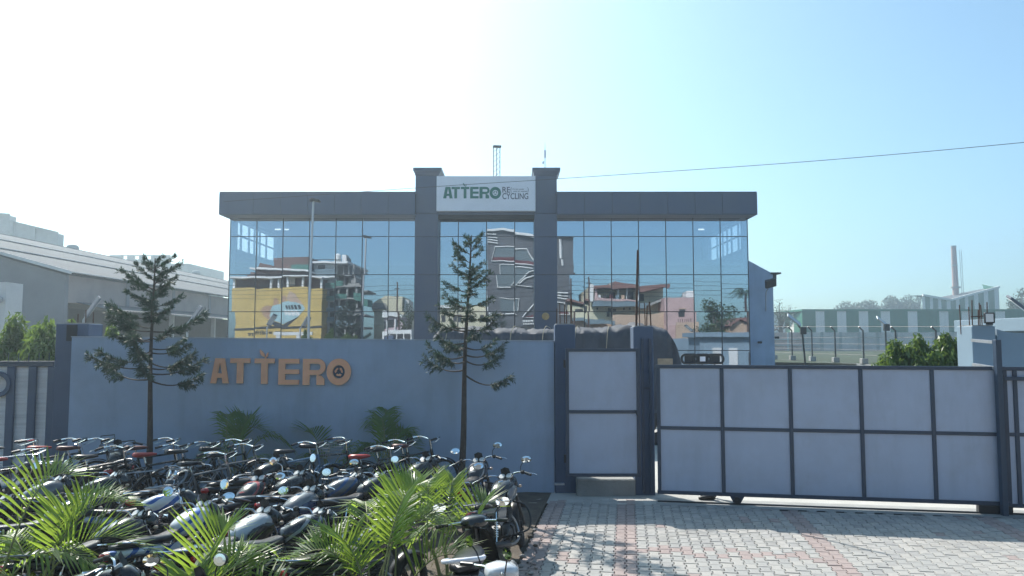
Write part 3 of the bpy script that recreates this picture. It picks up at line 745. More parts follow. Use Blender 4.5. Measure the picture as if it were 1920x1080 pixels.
Sh('far_roof_slope', MB().quad((RX, SY0 - .3, RZ + .1), (RX, SY1, RZ + .1), (-57, SY1, SZ), (-57, SY0 - .3, SZ)), M_roof, None, False)
Sh('gable_wall', MB().ring_loft([[(SX, y, 0), (-57, y, 0), (-57, y, SZ - .05), (RX, y, RZ - .05), (SX, y, SZ - .05)] for y in (SY0, SY0 + .3)]), M_shedwall)
Sh('barge_board', MB().bar((SX + ov, SY0 - .34, SZ + .04), (RX, SY0 - .34, RZ + .04), .06, .16), M_whitewash)
Sh('upper_wall', MB().bx(SX - .25, SX, SY0 + .31, SY1, 4.7, SZ - .03), M_peach)
for y in range(44, 112, 6): Sh('wall_pier', MB().bx(SX - .2, SX + .06, y, y + .35, 4.7, SZ - .04), M_shedwall)
Sh('awning', corr((SX, SY0 + 1, 4.75), (SX, SY1, 4.75), (SX + 1.9, SY0 + 1, 4.35), (SX + 1.9, SY1, 4.35), 240, .03), M_roof, 70, False)
Sh('inner_wall', MB().bx(SX - 4.0, SX - 3.8, SY0 + .4, SY1, 0, 4.69), mat('shed_inner_wall', (.16, .15, .145), .9, var=.2, vscale=.4))
for y in range(43, 110, 7): Sh('post', MB().bx(SX - .15, SX + .1, y, y + .25, 0, 4.68), M_whitewash)
for k, y in enumerate((49, 58, 71)): Sh('store_door', MB().bx(SX - 3.79, SX - 3.7, y, y + 3.2, 0, 3.2), M_blackmetal if k % 2 else M_pillar)
def turbine(px, py, Y, label):
    p = P(px, py + 4, Y); t = thing('roof_ventilator', label, 'ventilator', p); t.scale = (.8, .8, .8)
    MB().cyl((0, 0, -1.4), (0, 0, .05), .42, .42, 14).build('neck', M_galv, t, 40)
    MB().lathe([(.42, .05), (.62, .2), (.68, .45), (.58, .7), (.3, .82), (.01, .84)], (0, 0, 0), (0, 0, 1), 18).build('dome', M_agedconc, t, 50)
    for k in range(12):
        a = k * pi / 6; MB().tube([(.44 * cos(a), .44 * sin(a), .06), (.70 * cos(a + .2), .70 * sin(a + .2), .42), (.34 * cos(a + .4), .34 * sin(a + .4), .82)], .02, 4).build('vane', M_galv, t)
turbine(136, 468, 68.5, 'round turbine ventilator near the left end of the shed ridge')
turbine(368, 513, 96, 'round turbine ventilator at the far end of the shed ridge')
def block(name, label, cat, x0p, x1p, ytp, Y, depth, mt, zb=0.0):
    a, b = P(x0p, ytp, Y), P(x1p, ytp, Y)
    t = thing(name, label, cat, ((a.x + b.x) / 2, Y, 0)); w = b.x - a.x
    MB().bx(-w / 2, w / 2, 0, depth, zb, a.z).build('wall', mt, t)
    return t, w, a.z
b1 = thing('stepped_building', 'pale weathered building with stepped parapet above the shed roof', 'building', (P(50, 440, 86).x, 86, 0))
for k, (xa, xb, ya, yb, d) in enumerate(((-120, 18, 398, 404, 0), (18.5, 105.5, 416, 437, .3), (106, 114, 462, 465, .6))):
    p, q = P(xa, ya, 86), P(xb, yb, 86)
    MB().ring_loft([[(p.x - b1.location.x, y, 0), (q.x - b1.location.x, y, 0), (q.x - b1.location.x, y, q.z), (p.x - b1.location.x, y, p.z)] for y in (d, d + 1.2)]).build('wall', M_agedconc, b1, None, None, True)
    MB().bar((p.x - b1.location.x, d - .1, p.z + .1), (q.x - b1.location.x, d - .1, q.z + .1), .5, .2).build('coping', M_agedconc, b1)
for x in (18, 60, 104): MB().bx(P(x, 440, 86).x - b1.location.x - .3, P(x, 440, 86).x - b1.location.x + .3, .05, .29, 0, P(x, 416 + (x - 18) * .25, 86).z - .02).build('pier', M_agedconc, b1)
b2 = thing('porthole_building', 'distant grey block with three round holes in its parapet', 'building', (P(280, 480, 130).x, 130, 0))
a, b = P(203, 478, 130), P(352, 478, 130); w = b.x - a.x; z2_ = P(960, 494, 130).z
MB().bx(-w / 2, w / 2, 0, 16, 0, z2_).build('wall', M_agedconc, b2)
zt_ = P(960, 478, 130).z; za_ = P(960, 486, 130).z; zb__ = P(960, 479.5, 130).z
hx = [P(x, 480, 130).x - b2.location.x for x in (233.5, 255.5, 278)]; hw = .42
edges_ = [-w / 2] + [e for h in hx for e in (h - hw, h + hw)] + [P(318, 480, 130).x - b2.location.x]
for k in range(0, len(edges_), 2): MB().bx(edges_[k], edges_[k + 1], 0, .6, z2_, zt_).build('parapet', M_agedconc, b2)
for h in hx:
    MB().bx(h - hw, h + hw, 0, .6, z2_, za_).build('parapet', M_agedconc, b2); MB().bx(h - hw, h + hw, 0, .6, zb__, zt_).build('parapet', M_agedconc, b2)
# white room and canopy slab at the left edge
wr = thing('white_gate_room', 'small white flat room at the far left behind the gate', 'building', (P(6, 600, 26).x, 26, 0))
a, b = P(-150, 529, 26).x - wr.location.x, P(12, 529, 26).x - wr.location.x; zt = P(960, 529, 26).z
MB().bx(a, b, 0, .9, 0, zt).build('wall', M_whitewash, wr)
MB().bx(P(-30, 600, 26).x - wr.location.x, P(-14, 600, 26).x - wr.location.x, -.03, -.002, P(960, 603, 26).z, P(960, 568, 26).z).build('window', mat('dull_pane', (.12, .15, .18), .25), wr)
MB().lathe([(.05, 0), (.12, .05), (.12, .12), (0, .14)], (P(2, 562, 26).x - wr.location.x, -.02, P(2, 562, 26).z), (0, -1, 0), 12).build('wall_lamp', M_galv, wr, 40)
cs = thing('canopy_slab', 'pale concrete canopy slab jutting in at the left edge', 'canopy', (P(0, 612, 19).x, 19, 0))
MB().bx(P(-140, 612, 19).x - cs.location.x, P(36, 612, 19).x - cs.location.x, 0, .18, P(960, 620, 19).z, P(960, 605, 19).z, bev=.01).build('slab', M_whitewash, cs)
for px in (-120, -20): MB().bx(P(px, 612, 19).x - cs.location.x - .12, P(px, 612, 19).x - cs.location.x + .12, .02, .16, 0, P(960, 620.2, 19).z).build('post', M_whitewash, cs)
for k, (px, yt, Y, rad, lb) in enumerate(((28, 588, 17.6, .62, 'hedge tree with hanging leaves half behind the pale canopy slab'), (86, 598, 17.2, .60, 'bright topped hedge tree between canopy slab and dark pillar'),
        (134, 590, 21.0, .35, 'hedge tree whose tip shows just over the dark left pillar'), (171, 606, 18.5, .5, 'low rounded hedge tree just right of the dark pillar'), (209, 601, 18.5, .48, 'hedge tree peeking over the wall left of the tall pine'))):
    columnar_tree(lb, px, Y, yt, rad, 40 + k, 'hedge trees behind the left gate and wall')
# solar street lamps behind the wall
def led_lamp(label, foot, head, Y, size, rot, name='street_lamp'):
    f, h = P(foot[0], foot[1], Y), P(head[0], head[1], Y)
    t = thing(name, label, 'street lamp', (f.x, Y, 0)); d = h - Vector((f.x, Y, 0))
    MB().tube([(0, 0, 0), (0, 0, f.z), (d.x * .5, d.y, f.z + (d.z - f.z) * .5), (d.x, d.y, d.z)], [.05, .04, .03, .025], 8).build('pole', M_galv, t, 40)
    hd = MB().box((0, 0, 0), (size, size * .42, .06), 0, 0, .012).build('lamp_head', mat('lamp_grey', (.13, .15, .18), .85), t, None, (d.x, d.y, d.z)); hd.rotation_euler = rot
    MB().box((0, 0, -.036), (size * .8, size * .34, .01)).build('lens', mat('lamp_lens', (.7, .7, .68), .3), hd)
led_lamp('slanted flat lamp head rising behind the left pillar', (157, 600), (174, 575), 24, .75, (radians(35), radians(-58), radians(10)))
led_lamp('slanted flat lamp head beside the shed, right of the tall pine', (352, 606), (368, 588), 26, .6, (radians(35), radians(-58), radians(10)))
# tall lamp pole in front of the glass
tp = thing('lamp_pole', 'tall thin white pole with small lamp before the glass facade', 'lamp pole', (P(579, 600, 28).x, 28, 0))
zt = P(579, 377, 28).z
MB().tube([(0, 0, 0), (0, 0, zt * .5), (.09, 0, zt)], [.052, .046, .038], 10).build('pole', mat('white_pole', (.46, .48, .51), .45, metal=.2), tp, 40)
MB().box((.19, -.05, zt + .02), (.32, .3, .09), 0, 0, .02, Matrix.Rotation(radians(12), 3, 'Y')).build('lamp_head', M_blackmetal, tp)
MB().box((.02, -.02, zt + .03), (.14, .14, .12), 0, 0, .02).build('bracket', M_blackmetal, tp)

# ------------------------------------------------------------------ tarpaulin covered lorry behind the wall
import mathutils
nz3 = mathutils.noise.noise
M_tarp = mat('grey_tarpaulin', (.042, .05, .068), .8, var=.25, vscale=2.5, bump=.9, bscale=6, dirt=(.08, .09, .11), dscale=1.3, damt=.6)
M_rope = mat('rope', (.30, .27, .2), .9)
truck = thing('covered_lorry', 'goods lorry under a roped grey tarpaulin behind the front wall', 'lorry', (P(1050, 640, 21).x, 21.2, 0))
tx0, tx1 = P(818, 640, 21).x - truck.location.x, P(1283, 640, 21).x - truck.location.x; tz = P(960, 623, 21).z
NX, NP = 130, 34; m = MB()
for i in range(NX + 1):
    t = i / NX; x = tx0 + (tx1 - tx0) * t
    e = min(1, max(0, (1 - t) / .10)); drop = (1 - e) ** 2 * 1.0
    e2 = min(1, max(0, t / .03)); hump = .03 * sin(t * 9 + 1) + (.10 if .70 < t < .90 else 0) * sin((t - .7) / .2 * pi)
    for k in range(NP + 1):
        s_ = k / NP
        if s_ < .3: y, z, nrm = -1.15 - .03 * sin(s_ * 9), .95 + (tz - .95) * s_ / .3, (0, -1, 0)
        elif s_ < .7: y, z, nrm = -1.15 + 2.3 * (s_ - .3) / .4, tz + .10 * sin((s_ - .3) / .4 * pi), (0, 0, 1)
        else: y, z, nrm = 1.15, tz - (tz - .95) * (s_ - .7) / .3, (0, 1, 0)
        wv = .035 * nz3(Vector((x * 2.2 + y * 1.5, y * 1.1, z * 1.3))) + .07 * (1 - 2 * abs(nz3(Vector((x * 3.1, y * 2.2 + x * 1.5, z * 1.8))))) * .6 + .03 * nz3(Vector((x * 9, y * 5 + x * 3, z * 5)))
        fold = -.09 * max(0, cos(x * 2 * pi / .95 + y * .7)) ** 10
        z2 = z - drop * (z - .6) * .75 + (hump if nrm[2] else hump * .6 * max(0, (z - 1) / 2)) - (1 - e2) * .2
        m.v.append((x - (1 - e) * .05 + nrm[0] * wv, y * (1 - .25 * (1 - e)) + nrm[1] * (wv + fold * .6), z2 + nrm[2] * (wv + fold)))
for i in range(NX):
    for k in range(NP):
        a = i * (NP + 1) + k; m.f.append((a, a + NP + 1, a + NP + 2, a + 1)); m.mi.append(0)
m.f.append(tuple(NX * (NP + 1) + k for k in range(NP + 1))); m.mi.append(0)
m.f.append(tuple(k for k in range(NP + 1))[::-1]); m.mi.append(0)
m.build('tarpaulin', M_tarp, truck, 70)
for i in range(7):
    x = tx0 + .5 + i * .86
    MB().tube(spline([(x - .25, -1.22, 1.4), (x - .12, -1.2, tz - .03), (x + .1, 0, tz + .14), (x + .25, 1.2, tz - .03)], 5), .012, 5).build('rope', M_rope, truck, 40)
MB().bx(tx0 + .1, tx1 - .3, -1.1, 1.1, .85, 1.02).build('truck_bed', M_frame, truck)
MB().bx(tx1 - .95, tx1 - .55, -1.22, -1.18, 1.0, 2.3).build('side_board', mat('tan_board', (.33, .25, .17), .8, var=.2, vscale=5), truck)
for x in (tx0 + 1.0, tx1 - 2.2, tx1 - 1.0):
    for y in (-.95, .95): MB().lathe([(.16, -.13), (.42, -.13), (.46, -.08), (.46, .08), (.42, .13), (.16, .13)], (x, y, .46), (0, 1, 0), 22).build('wheel', M_blackmetal, truck, 40)
MB().bx(tx0 + .3, tx1 - .5, -.45, .45, .55, .84).build('chassis', M_blackmetal, truck)
# black slotted bar standing above the gate (a bench back)
bb = thing('black_bench', 'black metal bench back with rounded ends seen over the sliding gate', 'bench', (P(1317, 673, 17).x, 17, 0))
w = P(1356, 673, 17).x - bb.location.x; z0, z1 = P(960, 682, 17).z, P(960, 664, 17).z; zc = (z0 + z1) / 2; hh = (z1 - z0) / 2
for k in range(3):
    xc = -w * .62 + k * w * .62; pts = []
    for q in range(24):
        a = 2 * pi * q / 24; pts.append((xc + (w * .20 if cos(a) > 0 else -w * .20) + hh * .8 * cos(a), 0, zc + hh * .9 * sin(a)))
    MB().tube(pts, .03, 6, False, True).build('back_frame', M_blackmetal, bb, 50)
    MB().box((xc, .02, zc), (w * .46, .02, hh * 1.5), 0, 0, .005).build('back_sheet', M_blackmetal, bb)
MB().box((0, -.02, zc), (w * .26, .02, hh * 1.0)).build('notice', M_white, bb)
MB().bx(-w, w, .05, .5, .42, .47).build('seat', M_blackmetal, bb)
for x in (-w * .6, 0, w * .6):
    MB().tube([(x, .03, z0 + .02), (x, .06, .45), (x, .0, 0)], .02, 6).build('leg', M_blackmetal, bb); MB().cyl((x, .45, .43), (x, .5, 0), .02, n=6).build('leg', M_blackmetal, bb)

# ------------------------------------------------------------------ gate cabin at the right
cb = thing('gate_cabin', 'pale blue flat roofed guard cabin behind the right end of the gate', 'building', (11.43, 16.0, 0))
ox = cb.location.x; M_cabin = mat('pale_blue_plaster', (.20, .28, .345), .75, var=.06, vscale=1, bump=.2, bscale=80, dirt=(.15, .2, .24), dscale=.6, damt=.4)
cx0, cx1 = .32, 6.0
MB().bx(cx0, cx1, 0, 3.0, 0, P(960, 623, 19.3).z).build('wall', M_cabin, cb)
MB().bx(0, cx1 + .4, -.3, 3.33, P(960, 623, 19.3).z + .002, P(960, 601, 19.3).z, bev=.01).build('roof_slab', M_cabin, cb)
for k, x in enumerate((cx0 + .8, cx0 + 1.75)): MB().bx(x, x + .55, 3.005, 3.05, .1, 2.3).build('door', M_whitewash, cb)
MB().bx(cx0 + 3.0, cx0 + 3.9, 3.005, 3.04, 1.2, 2.0).build('window', M_dark, cb)
rpil, rz_ = pillar('pale gate pillar with bare steel bars right of the sliding gate', 1826, 1870, 611.5, 14.1, .5)
for ch in rpil.children:
    if ch.name.startswith('shaft'): ch.data.materials[0] = M_cabin
for x, y, h, l in ((-.22, .1, .42, -.02), (-.12, -.1, .50, .03), (-.05, .1, .38, 0), (.03, -.1, .45, .0), (.12, .1, .32, .04), (.17, -.1, .46, .02), (.2, .1, .42, -.05)): rebar(rpil, '', x, y, rz_, h, l)
o = MB().bar((-.15, -.12, rz_ + .18), (.2, -.05, rz_ + .2), .02, .02).build('rebar_tie', M_rust, rpil)
fd = thing('gate_floodlight', 'square flood lamp on top of the right gate pillar', 'lamp', (P(1858, 600, 13.9).x, 13.95, rz_ + .02))
MB().box((0, 0, .13), (.17, .12, .20), radians(-25), 0, .012).build('housing', M_blackmetal, fd)
MB().box((-.027, -.056, .13), (.12, .012, .15), radians(-25)).build('lens', mat('lamp_lens', (.7, .7, .68), .3), fd)
MB().bx(-.05, .05, -.03, .03, 0, .04).build('bracket', M_blackmetal, fd)
rw = thing('side_wall_panel', 'pale blue compound wall running right from the gate pillar', 'wall', (P(1870, 640, 14.2).x, 14.2, 0))
m = MB(); top = [(0.0, P(960, 617, 14.2).z), (.15, P(960, 622, 14.2).z), (.35, P(960, 624.5, 14.2).z), (.6, P(960, 624.5, 14.2).z), (3.0, P(960, 624, 14.2).z)]
m.ring_loft([[(x, 0, 0), (x, .2, 0), (x, .2, z), (x, 0, z)] for x, z in top]); m.build('wall_body', M_cabin, rw, None, None, True)
led_lamp('broad lamp head tilting into view at the far right edge', (1952, 600), (1912, 572), 17.0, .62, (radians(20), radians(38), radians(0)))
for k, (px, yt, Y, rad, lb) in enumerate(((1677, 626, 16.2, .46, 'leftmost of the hedge trees over the right half of the gate'), (1722, 622, 16.0, .47, 'second hedge tree from the left over the right half of the gate'),
        (1772, 616, 15.8, .50, 'tallest hedge tree over the right half of the gate'), (1808, 624, 15.7, .42, 'hedge tree touching the guard cabin wall'))):
    columnar_tree(lb, px, Y, yt, rad, 60 + k, 'hedge trees left of the guard cabin', dens=3000)

# ------------------------------------------------------------------ far right: fence on a low wall, field wall, striped sheds, chimney
M_farwall = mat('weathered_block_wall', (.66, .61, .58), .9, var=.18, vscale=.5, dirt=(.42, .36, .33), dscale=.3, damt=.7)
M_pinkwall = mat('pink_block', (.60, .43, .39), .9, var=.2, vscale=.8)
low = thing('retaining_wall', 'low concrete wall carrying the bent fence posts beside the lawn', 'wall', (0, 0, 0))
fpos = [(1452, 63), (1486, 60.5), (1523.5, 57.5), (1567, 54.5), (1620, 51.3), (1681, 48.0), (1757, 45.0), (1850, 42.0)]
fp_pts = [P(px, 683, Y) for px, Y in fpos]
for a, b in zip(fp_pts[:-1], fp_pts[1:]): MB().bar((a.x, a.y, .55), (b.x, b.y, .55), .3, 1.2).build('wall_segment', M_conc, low)
fence = thing('perimeter_fence', 'wire fence on bent dark posts along the lawn edge', 'fence', (0, 0, 0))
tops = []
for k, (p, (px, Y)) in enumerate(zip(fp_pts, fpos)):
    MB().box((p.x, p.y, 1.34), (.42, .42, .36), 0, 0, .02).build('post_base', M_conc, fence)
    zt = P(px, 620, Y).z; b_ = P(px - 26 * 40 / Y * .55, 612.5, Y)
    MB().tube([(p.x, p.y, 1.4), (p.x, p.y, zt), (b_.x, b_.y - .1, b_.z)], .055, 6).build('post', M_blackmetal, fence)
    tops.append((Vector((p.x, p.y, 0)), zt, b_))
for a, b in zip(tops[:-1], tops[1:]):
    for h in (1.75, 2.1, 2.5, 2.95): MB().tube([a[0] + V(0, 0, h), b[0] + V(0, 0, h)], .012, 4).build('wire', M_blackmetal, fence)
    MB().tube([a[2], b[2]], .012, 4).build('wire', M_blackmetal, fence)
def solar(label, px, ybase, head, Y, panel):
    p = P(px, ybase, Y); h = P(head[0], head[1], Y); k = P(panel[0], panel[1], Y); t = thing('street_lamp', label, 'street lamp', (p.x, Y, 0))
    q = Vector((p.x, Y, 0)); MB().tube([(0, 0, 0), ((k.x - p.x), 0, k.z), (h.x - p.x, 0, h.z)], [.06, .05, .035], 6).build('pole', M_blackmetal, t, 40)
    o = MB().box((0, 0, 0), (.95, .5, .07), 0, 0, .015).build('lamp_head', M_galv, t, None, (h.x - p.x, 0, h.z)); o.rotation_euler = (radians(30), radians(38), 0)
    MB().box((k.x - p.x, -.15, k.z), (.34, .22, .42), 0, 0, .03).build('battery_box', M_blackmetal, t)
solar('leaning lamp with long head beside the side wing', 1513, 690, (1489, 600), 44, (1504, 620))
solar('short lamp with dark box before the striped shed, above the hedge', 1664, 690, (1656, 604), 46, (1660, 614))
fw = thing('field_wall', 'long weathered block wall across the far side of the lawn', 'wall', (0, 0, 1.15))
fx0, fxm, fx1 = P(1300, 640, 118).x, P(1506, 640, 112).x, P(2100, 640, 112).x
z1 = P(960, 623, 112).z - 1.15
MB().ring_loft([[(x, y, 0), (x, y + .3, 0), (x, y + .3, z1), (x, y, z1)] for x, y in ((fx0, 121), (fxm, 112))]).build('wall_pink', M_pinkwall, fw, None, None, True)
MB().bx(fxm, fx1, 112, 112.3, 0, z1).build('wall_grey', M_farwall, fw)
nb = 17
for k in range(nb): x = fxm + (fx1 - fxm) * k / nb; MB().bx(x - .2, x + .2, 111.9, 111.99, 0, z1 + .05).build('pier', M_agedconc, fw)
for k in range(8):
    t = k / 8; x, y = fx0 + (fxm - fx0) * t, 121 - 9 * t
    MB().bx(x - .12, x + .12, y - .16, y - .02, 0, z1 + .02).build('pier', M_whitewash, fw)
for h in (.3, .62): MB().bar((fx0, 120.9, z1 * h), (fxm, 111.9, z1 * h), .14, .12).build('band', M_whitewash, fw)
# striped low shed
M_sgreen = mat('green_sheet', (.022, .175, .115), .55, var=.08, vscale=.5, stretch=(6, 6, .3), dirt=(.05, .12, .1), dscale=.4, damt=.4)
M_swhite = mat('white_sheet', (.78, .78, .76), .55, var=.06, vscale=.5, stretch=(6, 6, .3))
ls = thing('low_striped_shed', 'long low shed clad in green and white upright stripes', 'building', (0, 132, 1.15))
st = [375, 465, 525, 610, 672, 757, 820, 905, 968, 1087, 1152, 1300, 1362, 1450, 1510, 1680, 1745, 1900, 1960, 2200]
zt = P(960, 583.5, 132).z - 1.15
def sheet(m, x0, x1, y, z0, z1a, z1b):
    """profiled wall sheet with shallow ribs"""
    n = max(2, int((x1 - x0) / .6)); w = (x1 - x0) / n
    for k in range(n):
        a, b = x0 + w * k, x0 + w * (k + 1); za, zb = z1a + (z1b - z1a) * k / n, z1a + (z1b - z1a) * (k + 1) / n
        c = a + w * .25; zc = za + (zb - za) * .25
        m.add([(a, y, z0), (c, y, z0), (c, y, zc), (a, y, za), (c, y - .05, z0), (b, y - .05, z0), (b, y - .05, zb), (c, y - .05, zc)], [(0, 1, 2, 3), (4, 5, 6, 7), (1, 4, 7, 2)])
    return m
for k in range(len(st) - 1):
    x0, x1 = P(1400 + st[k] / 3.6, 600, 132).x, P(1400 + st[k + 1] / 3.6, 600, 132).x
    sheet(MB(), x0, x1, 0, 0, zt, zt).build('cladding_stripe', M_sgreen if k % 2 == 0 else M_swhite, ls)
x0, x1 = P(1400 + st[0] / 3.6, 600, 132).x, P(1400 + st[-1] / 3.6, 600, 132).x
MB().bx(x0 - .1, x1, -.25, 25, zt, zt + .35).build('eave_trim', M_sgreen, ls)
xb_ = P(1470, 600, 150).x; sd = [0, .3, .45, .7, .85, 1.0]
for k in range(5):
    a, b = Vector((x0, .02, 0)).lerp(Vector((xb_, 22, 0)), sd[k]), Vector((x0, .02, 0)).lerp(Vector((xb_, 22, 0)), sd[k + 1])
    MB().quad(a, b, b + V(0, 0, zt - .6 * sd[k + 1]), a + V(0, 0, zt - .6 * sd[k])).build('side_stripe', M_sgreen if k % 2 == 0 else M_swhite, ls)
wb_ = thing('white_shed', 'pale corrugated shed left of the striped one, beside the wing', 'building', (P(1463, 600, 128).x, 128, 1.15))
w = P(1472, 600, 128).x - wb_.location.x; MB().bx(-w - 2, w, 0, 12, 0, P(960, 586, 128).z - 1.15).build('wall', M_swhite, wb_); MB().bx(-w - 2.2, w + 1.5, -.4, 12, P(960, 586.5, 128).z - 1.15, P(960, 585, 128).z - 1.15).build('roof_sheet', M_roof, wb_)
MB().bx(-w + 1, w + 2.5, 14, 22, 0, P(960, 578, 142).z - 1.15).build('rear_block', M_agedconc, wb_)
# tall striped hall with butterfly roof, chimney
HY = 185.0
hall = thing('striped_hall', 'tall green and white striped hall with valley shaped roof line', 'building', (0, HY, 1.15))
def hp(vx, vy): p = P(1400 + vx / 3.6, 420 + vy / 3.6, HY); return (p.x, p.z - 1.15)
L0, VL, R1 = hp(1185, 487), hp(1375, 520), hp(1702, 432)
def topz(x): return L0[1] + (VL[1] - L0[1]) * (x - L0[0]) / (VL[0] - L0[0]) if x < VL[0] else VL[1] + (R1[1] - VL[1]) * (x - VL[0]) / (R1[0] - VL[0])
hs = [1185, 1203, 1235, 1255, 1290, 1312, 1347, 1375, 1410, 1435, 1472, 1495, 1535, 1562, 1600, 1630, 1672, 1702]
for k in range(len(hs) - 1):
    a, b = hp(hs[k], 500)[0], hp(hs[k + 1], 500)[0]; sheet(MB(), a, b, 0, 0, topz(a), topz(b)).build('cladding_stripe', M_swhite if k % 2 == 0 else M_sgreen, hall)
for a, b in ((L0, VL), (VL, R1)): MB().bar((a[0], -.2, a[1] + .25), (b[0], -.2, b[1] + .25), .6, .5).build('roof_trim', M_swhite, hall)
xe = hp(1830, 500)[0]; MB().ring_loft([[(R1[0], 0.05, 0), (xe + 3, 14, 0), (xe + 3, 14, R1[1] + .3), (xe - 3, 9, R1[1] + 1.6), (R1[0], .05, R1[1])], [(R1[0], .4, 0), (xe + 3, 14.4, 0), (xe + 3, 14.4, R1[1] + .3), (xe - 3, 9.4, R1[1] + 1.6), (R1[0], .4, R1[1])]]).build('end_wall', M_sgreen, hall, None, None, True)
MB().quad((L0[0], .1, L0[1] + .2), (VL[0], .1, VL[1] + .2), (VL[0] + 3, 12, VL[1] + 1.4), (L0[0] + 2, 12, L0[1] + .8)).build('roof_slope', M_roof, hall)
MB().quad((VL[0], .1, VL[1] + .2), (R1[0], .1, R1[1] + .2), (R1[0] + 3, 12, R1[1] + .5), (VL[0] + 3, 12, VL[1] + 1.4)).build('roof_slope', M_roof, hall)
ch = thing('factory_chimney', 'tall pale banded factory chimney rising over the striped hall', 'chimney', (P(1790, 500, 195).x, 195, 1.15))
zt = P(960, 461, 195).z - 1.15; zb_ = P(960, 540, 195).z - 1.15; rr_ = (1798.5 - 1786) / 2 / FPX * 195
MB().tube([(0, 0, 0), (0, 0, zb_), (-.1, 0, zt)], [rr_ * 1.0, rr_ * .86, rr_ * .70], 20).build('shaft', mat('chimney_paint', (.50, .34, .31), .8, var=.12, vscale=.3, stretch=(1, 1, .2)), ch, 40)
for h, k in ((.0, 1.6), (.52, 1.15), (.97, 1.1)):
    z = zb_ + (zt - zb_) * h; r_ = rr_ * (.86 - .16 * h) * k; MB().lathe([(r_ * .8, 0), (r_, 0), (r_, .35), (r_ * .8, .35)], (-.1 * h, 0, z), (0, 0, 1), 20).build('ring_band', M_agedconc, ch, 40)
m = MB()
for s_ in (0, .5): m.cyl((rr_ + .55 + s_, -.3, zb_ - 2), (rr_ + .35 + s_, -.3, zt - 1), .045, n=4)
for k in range(30): z = zb_ - 1.5 + (zt - zb_) * k / 30; m.cyl((rr_ + .5, -.3, z), (rr_ + 1.0, -.3, z), .03, n=4)
m.build('ladder', M_frame, ch)
# far trees
def far_tree(label, px, ytop, Y, w, seed, zb=1.15, leaf=.55, lm=None, group=None, name='distant_tree', dens=55, bare=False):
    c = P(px, 600, Y); zt = P(px, ytop, Y).z; h = zt - zb; rng = np.random.default_rng(seed); rnd = random.Random(seed)
    t = thing(name, label, 'tree', (c.x, Y, zb), 0, group); k = w / 2
    m = MB(); m.tube([(0, 0, -.3), (.1 * k, 0, h * .35), (0, 0, h * .7)], [.035 * h, .025 * h, .01 * h], 7)
    blobs = []
    for i in range(22):
        a = rnd.uniform(0, 6.28); rr = rnd.uniform(.15, .75) * k; z = h * rnd.uniform(.42, .86); s = k * rnd.uniform(.22, .42)
        if i == 0: rr, z, s = 0, h - s, k * .3
        p = (rr * cos(a), rr * sin(a), z - (rr / k) ** 2 * h * .12)
        blobs.append((p, (s, s, s * .8))); m.tube([(0, 0, h * rnd.uniform(.3, .5)), (p[0] * .6, p[1] * .6, p[2] * .85), p], [.012 * h, .008 * h, .003 * h], 5)
    m.build('trunk', M_barkgrey, t, 50)
    C, D, S, L = blob_leaves(rng, blobs, dens, leaf, .2, .35)
    link('crown', leaf_mesh('crown', C, D, S, L, L * .3, lm or L_far), t); return t
for k, (px, yt, w, lb) in enumerate(((1587, 563, 11, 'hazy round tree at the left end of the far tree line'), (1632, 555, 14, 'broad hazy tree in the far line behind the striped shed'), (1672, 552, 13, 'hazy tree in the middle of the far tree line'),
        (1702, 550, 11, 'tallest hazy tree of the far line, left of the hall'), (1726, 553, 9, 'hazy tree half hidden by the left end of the striped hall'))):
    far_tree(lb, px, yt, 250 + 6 * k, w * 1.15, 70 + k, group='far tree line', dens=48, leaf=.75)
far_tree('dark tree at the right edge in front of the tall hall', 1918, 538, 170, 9, 81, dens=60)
far_tree('small tree top behind the roof of the striped hall', 1843, 545, 260, 5, 82)
bt = far_tree('thin leaved tree behind the white shed beside the wing', 1462, 556, 120, 5.5, 83, leaf=.22, dens=60)

# ------------------------------------------------------------------ overhead wire
def wire(label, pts, r=.012):
    o = MB().tube(spline(pts, 8), r, 5).build('overhead_wire', M_blackmetal, None, 40); return tag(o, label, 'wire')
wire('thin power line sagging across the sign and the right sky', [P(420, 378, 31.9), P(800, 351, 30.5), P(1050, 335, 29.5), P(1500, 304, 27), P(1920, 267, 24), P(2300, 225, 22)], .011)
# ------------------------------------------------------------------ the street behind the camera, which the glass front mirrors
def R(px, py, Yv):
    """real point whose mirror image in the facade appears at (px, py) and depth Yv"""
    p = P(px, py, Yv); return Vector((p.x, 2 * FY - p.y, p.z))
class Street:
    """a street building seen in the glass: boxes given in picture coordinates, fronts facing +Y"""
    def __init__(s, name, label, px, Yv): s.Yv = Yv; s.o = R(px, 637, Yv); s.o.z = 0; s.t = thing(name, label, 'building', s.o)
    def q(s, px, py, d=0.0): p = R(px, py, s.Yv); return Vector((p.x - s.o.x, -d, p.z))
    def box(s, name, x0, x1, y0, y1, mt, d0=0.0, d1=.3, bev=0):
        a, b = s.q(x0, y1), s.q(x1, y0); return MB().bx(a.x, b.x, -d1, -d0, max(a.z, 0), b.z, bev=bev).build(name, mt, s.t)
    def poly(s, name, pts, mt, d0=0.0, d1=.3):
        rings = [[tuple(s.q(x, y)[:1]) + (-d, s.q(x, y).z) for x, y in pts] for d in (d0, d1)]
        return MB().ring_loft(rings).build(name, mt, s.t, None, None, True)
def col(name, c, **k): return mat(name, c, k.pop('rough', .85), var=.10, vscale=.7, dirt=tuple(x * .55 for x in c), dscale=.6, damt=.5, **k)
C_yel, C_cream, C_pink, C_tan = col('yellow_wall', (.56, .395, .125)), col('cream_wall', (.62, .58, .42)), col('pink_wall', (.52, .36, .34)), col('tan_plaster', (.50, .36, .26))
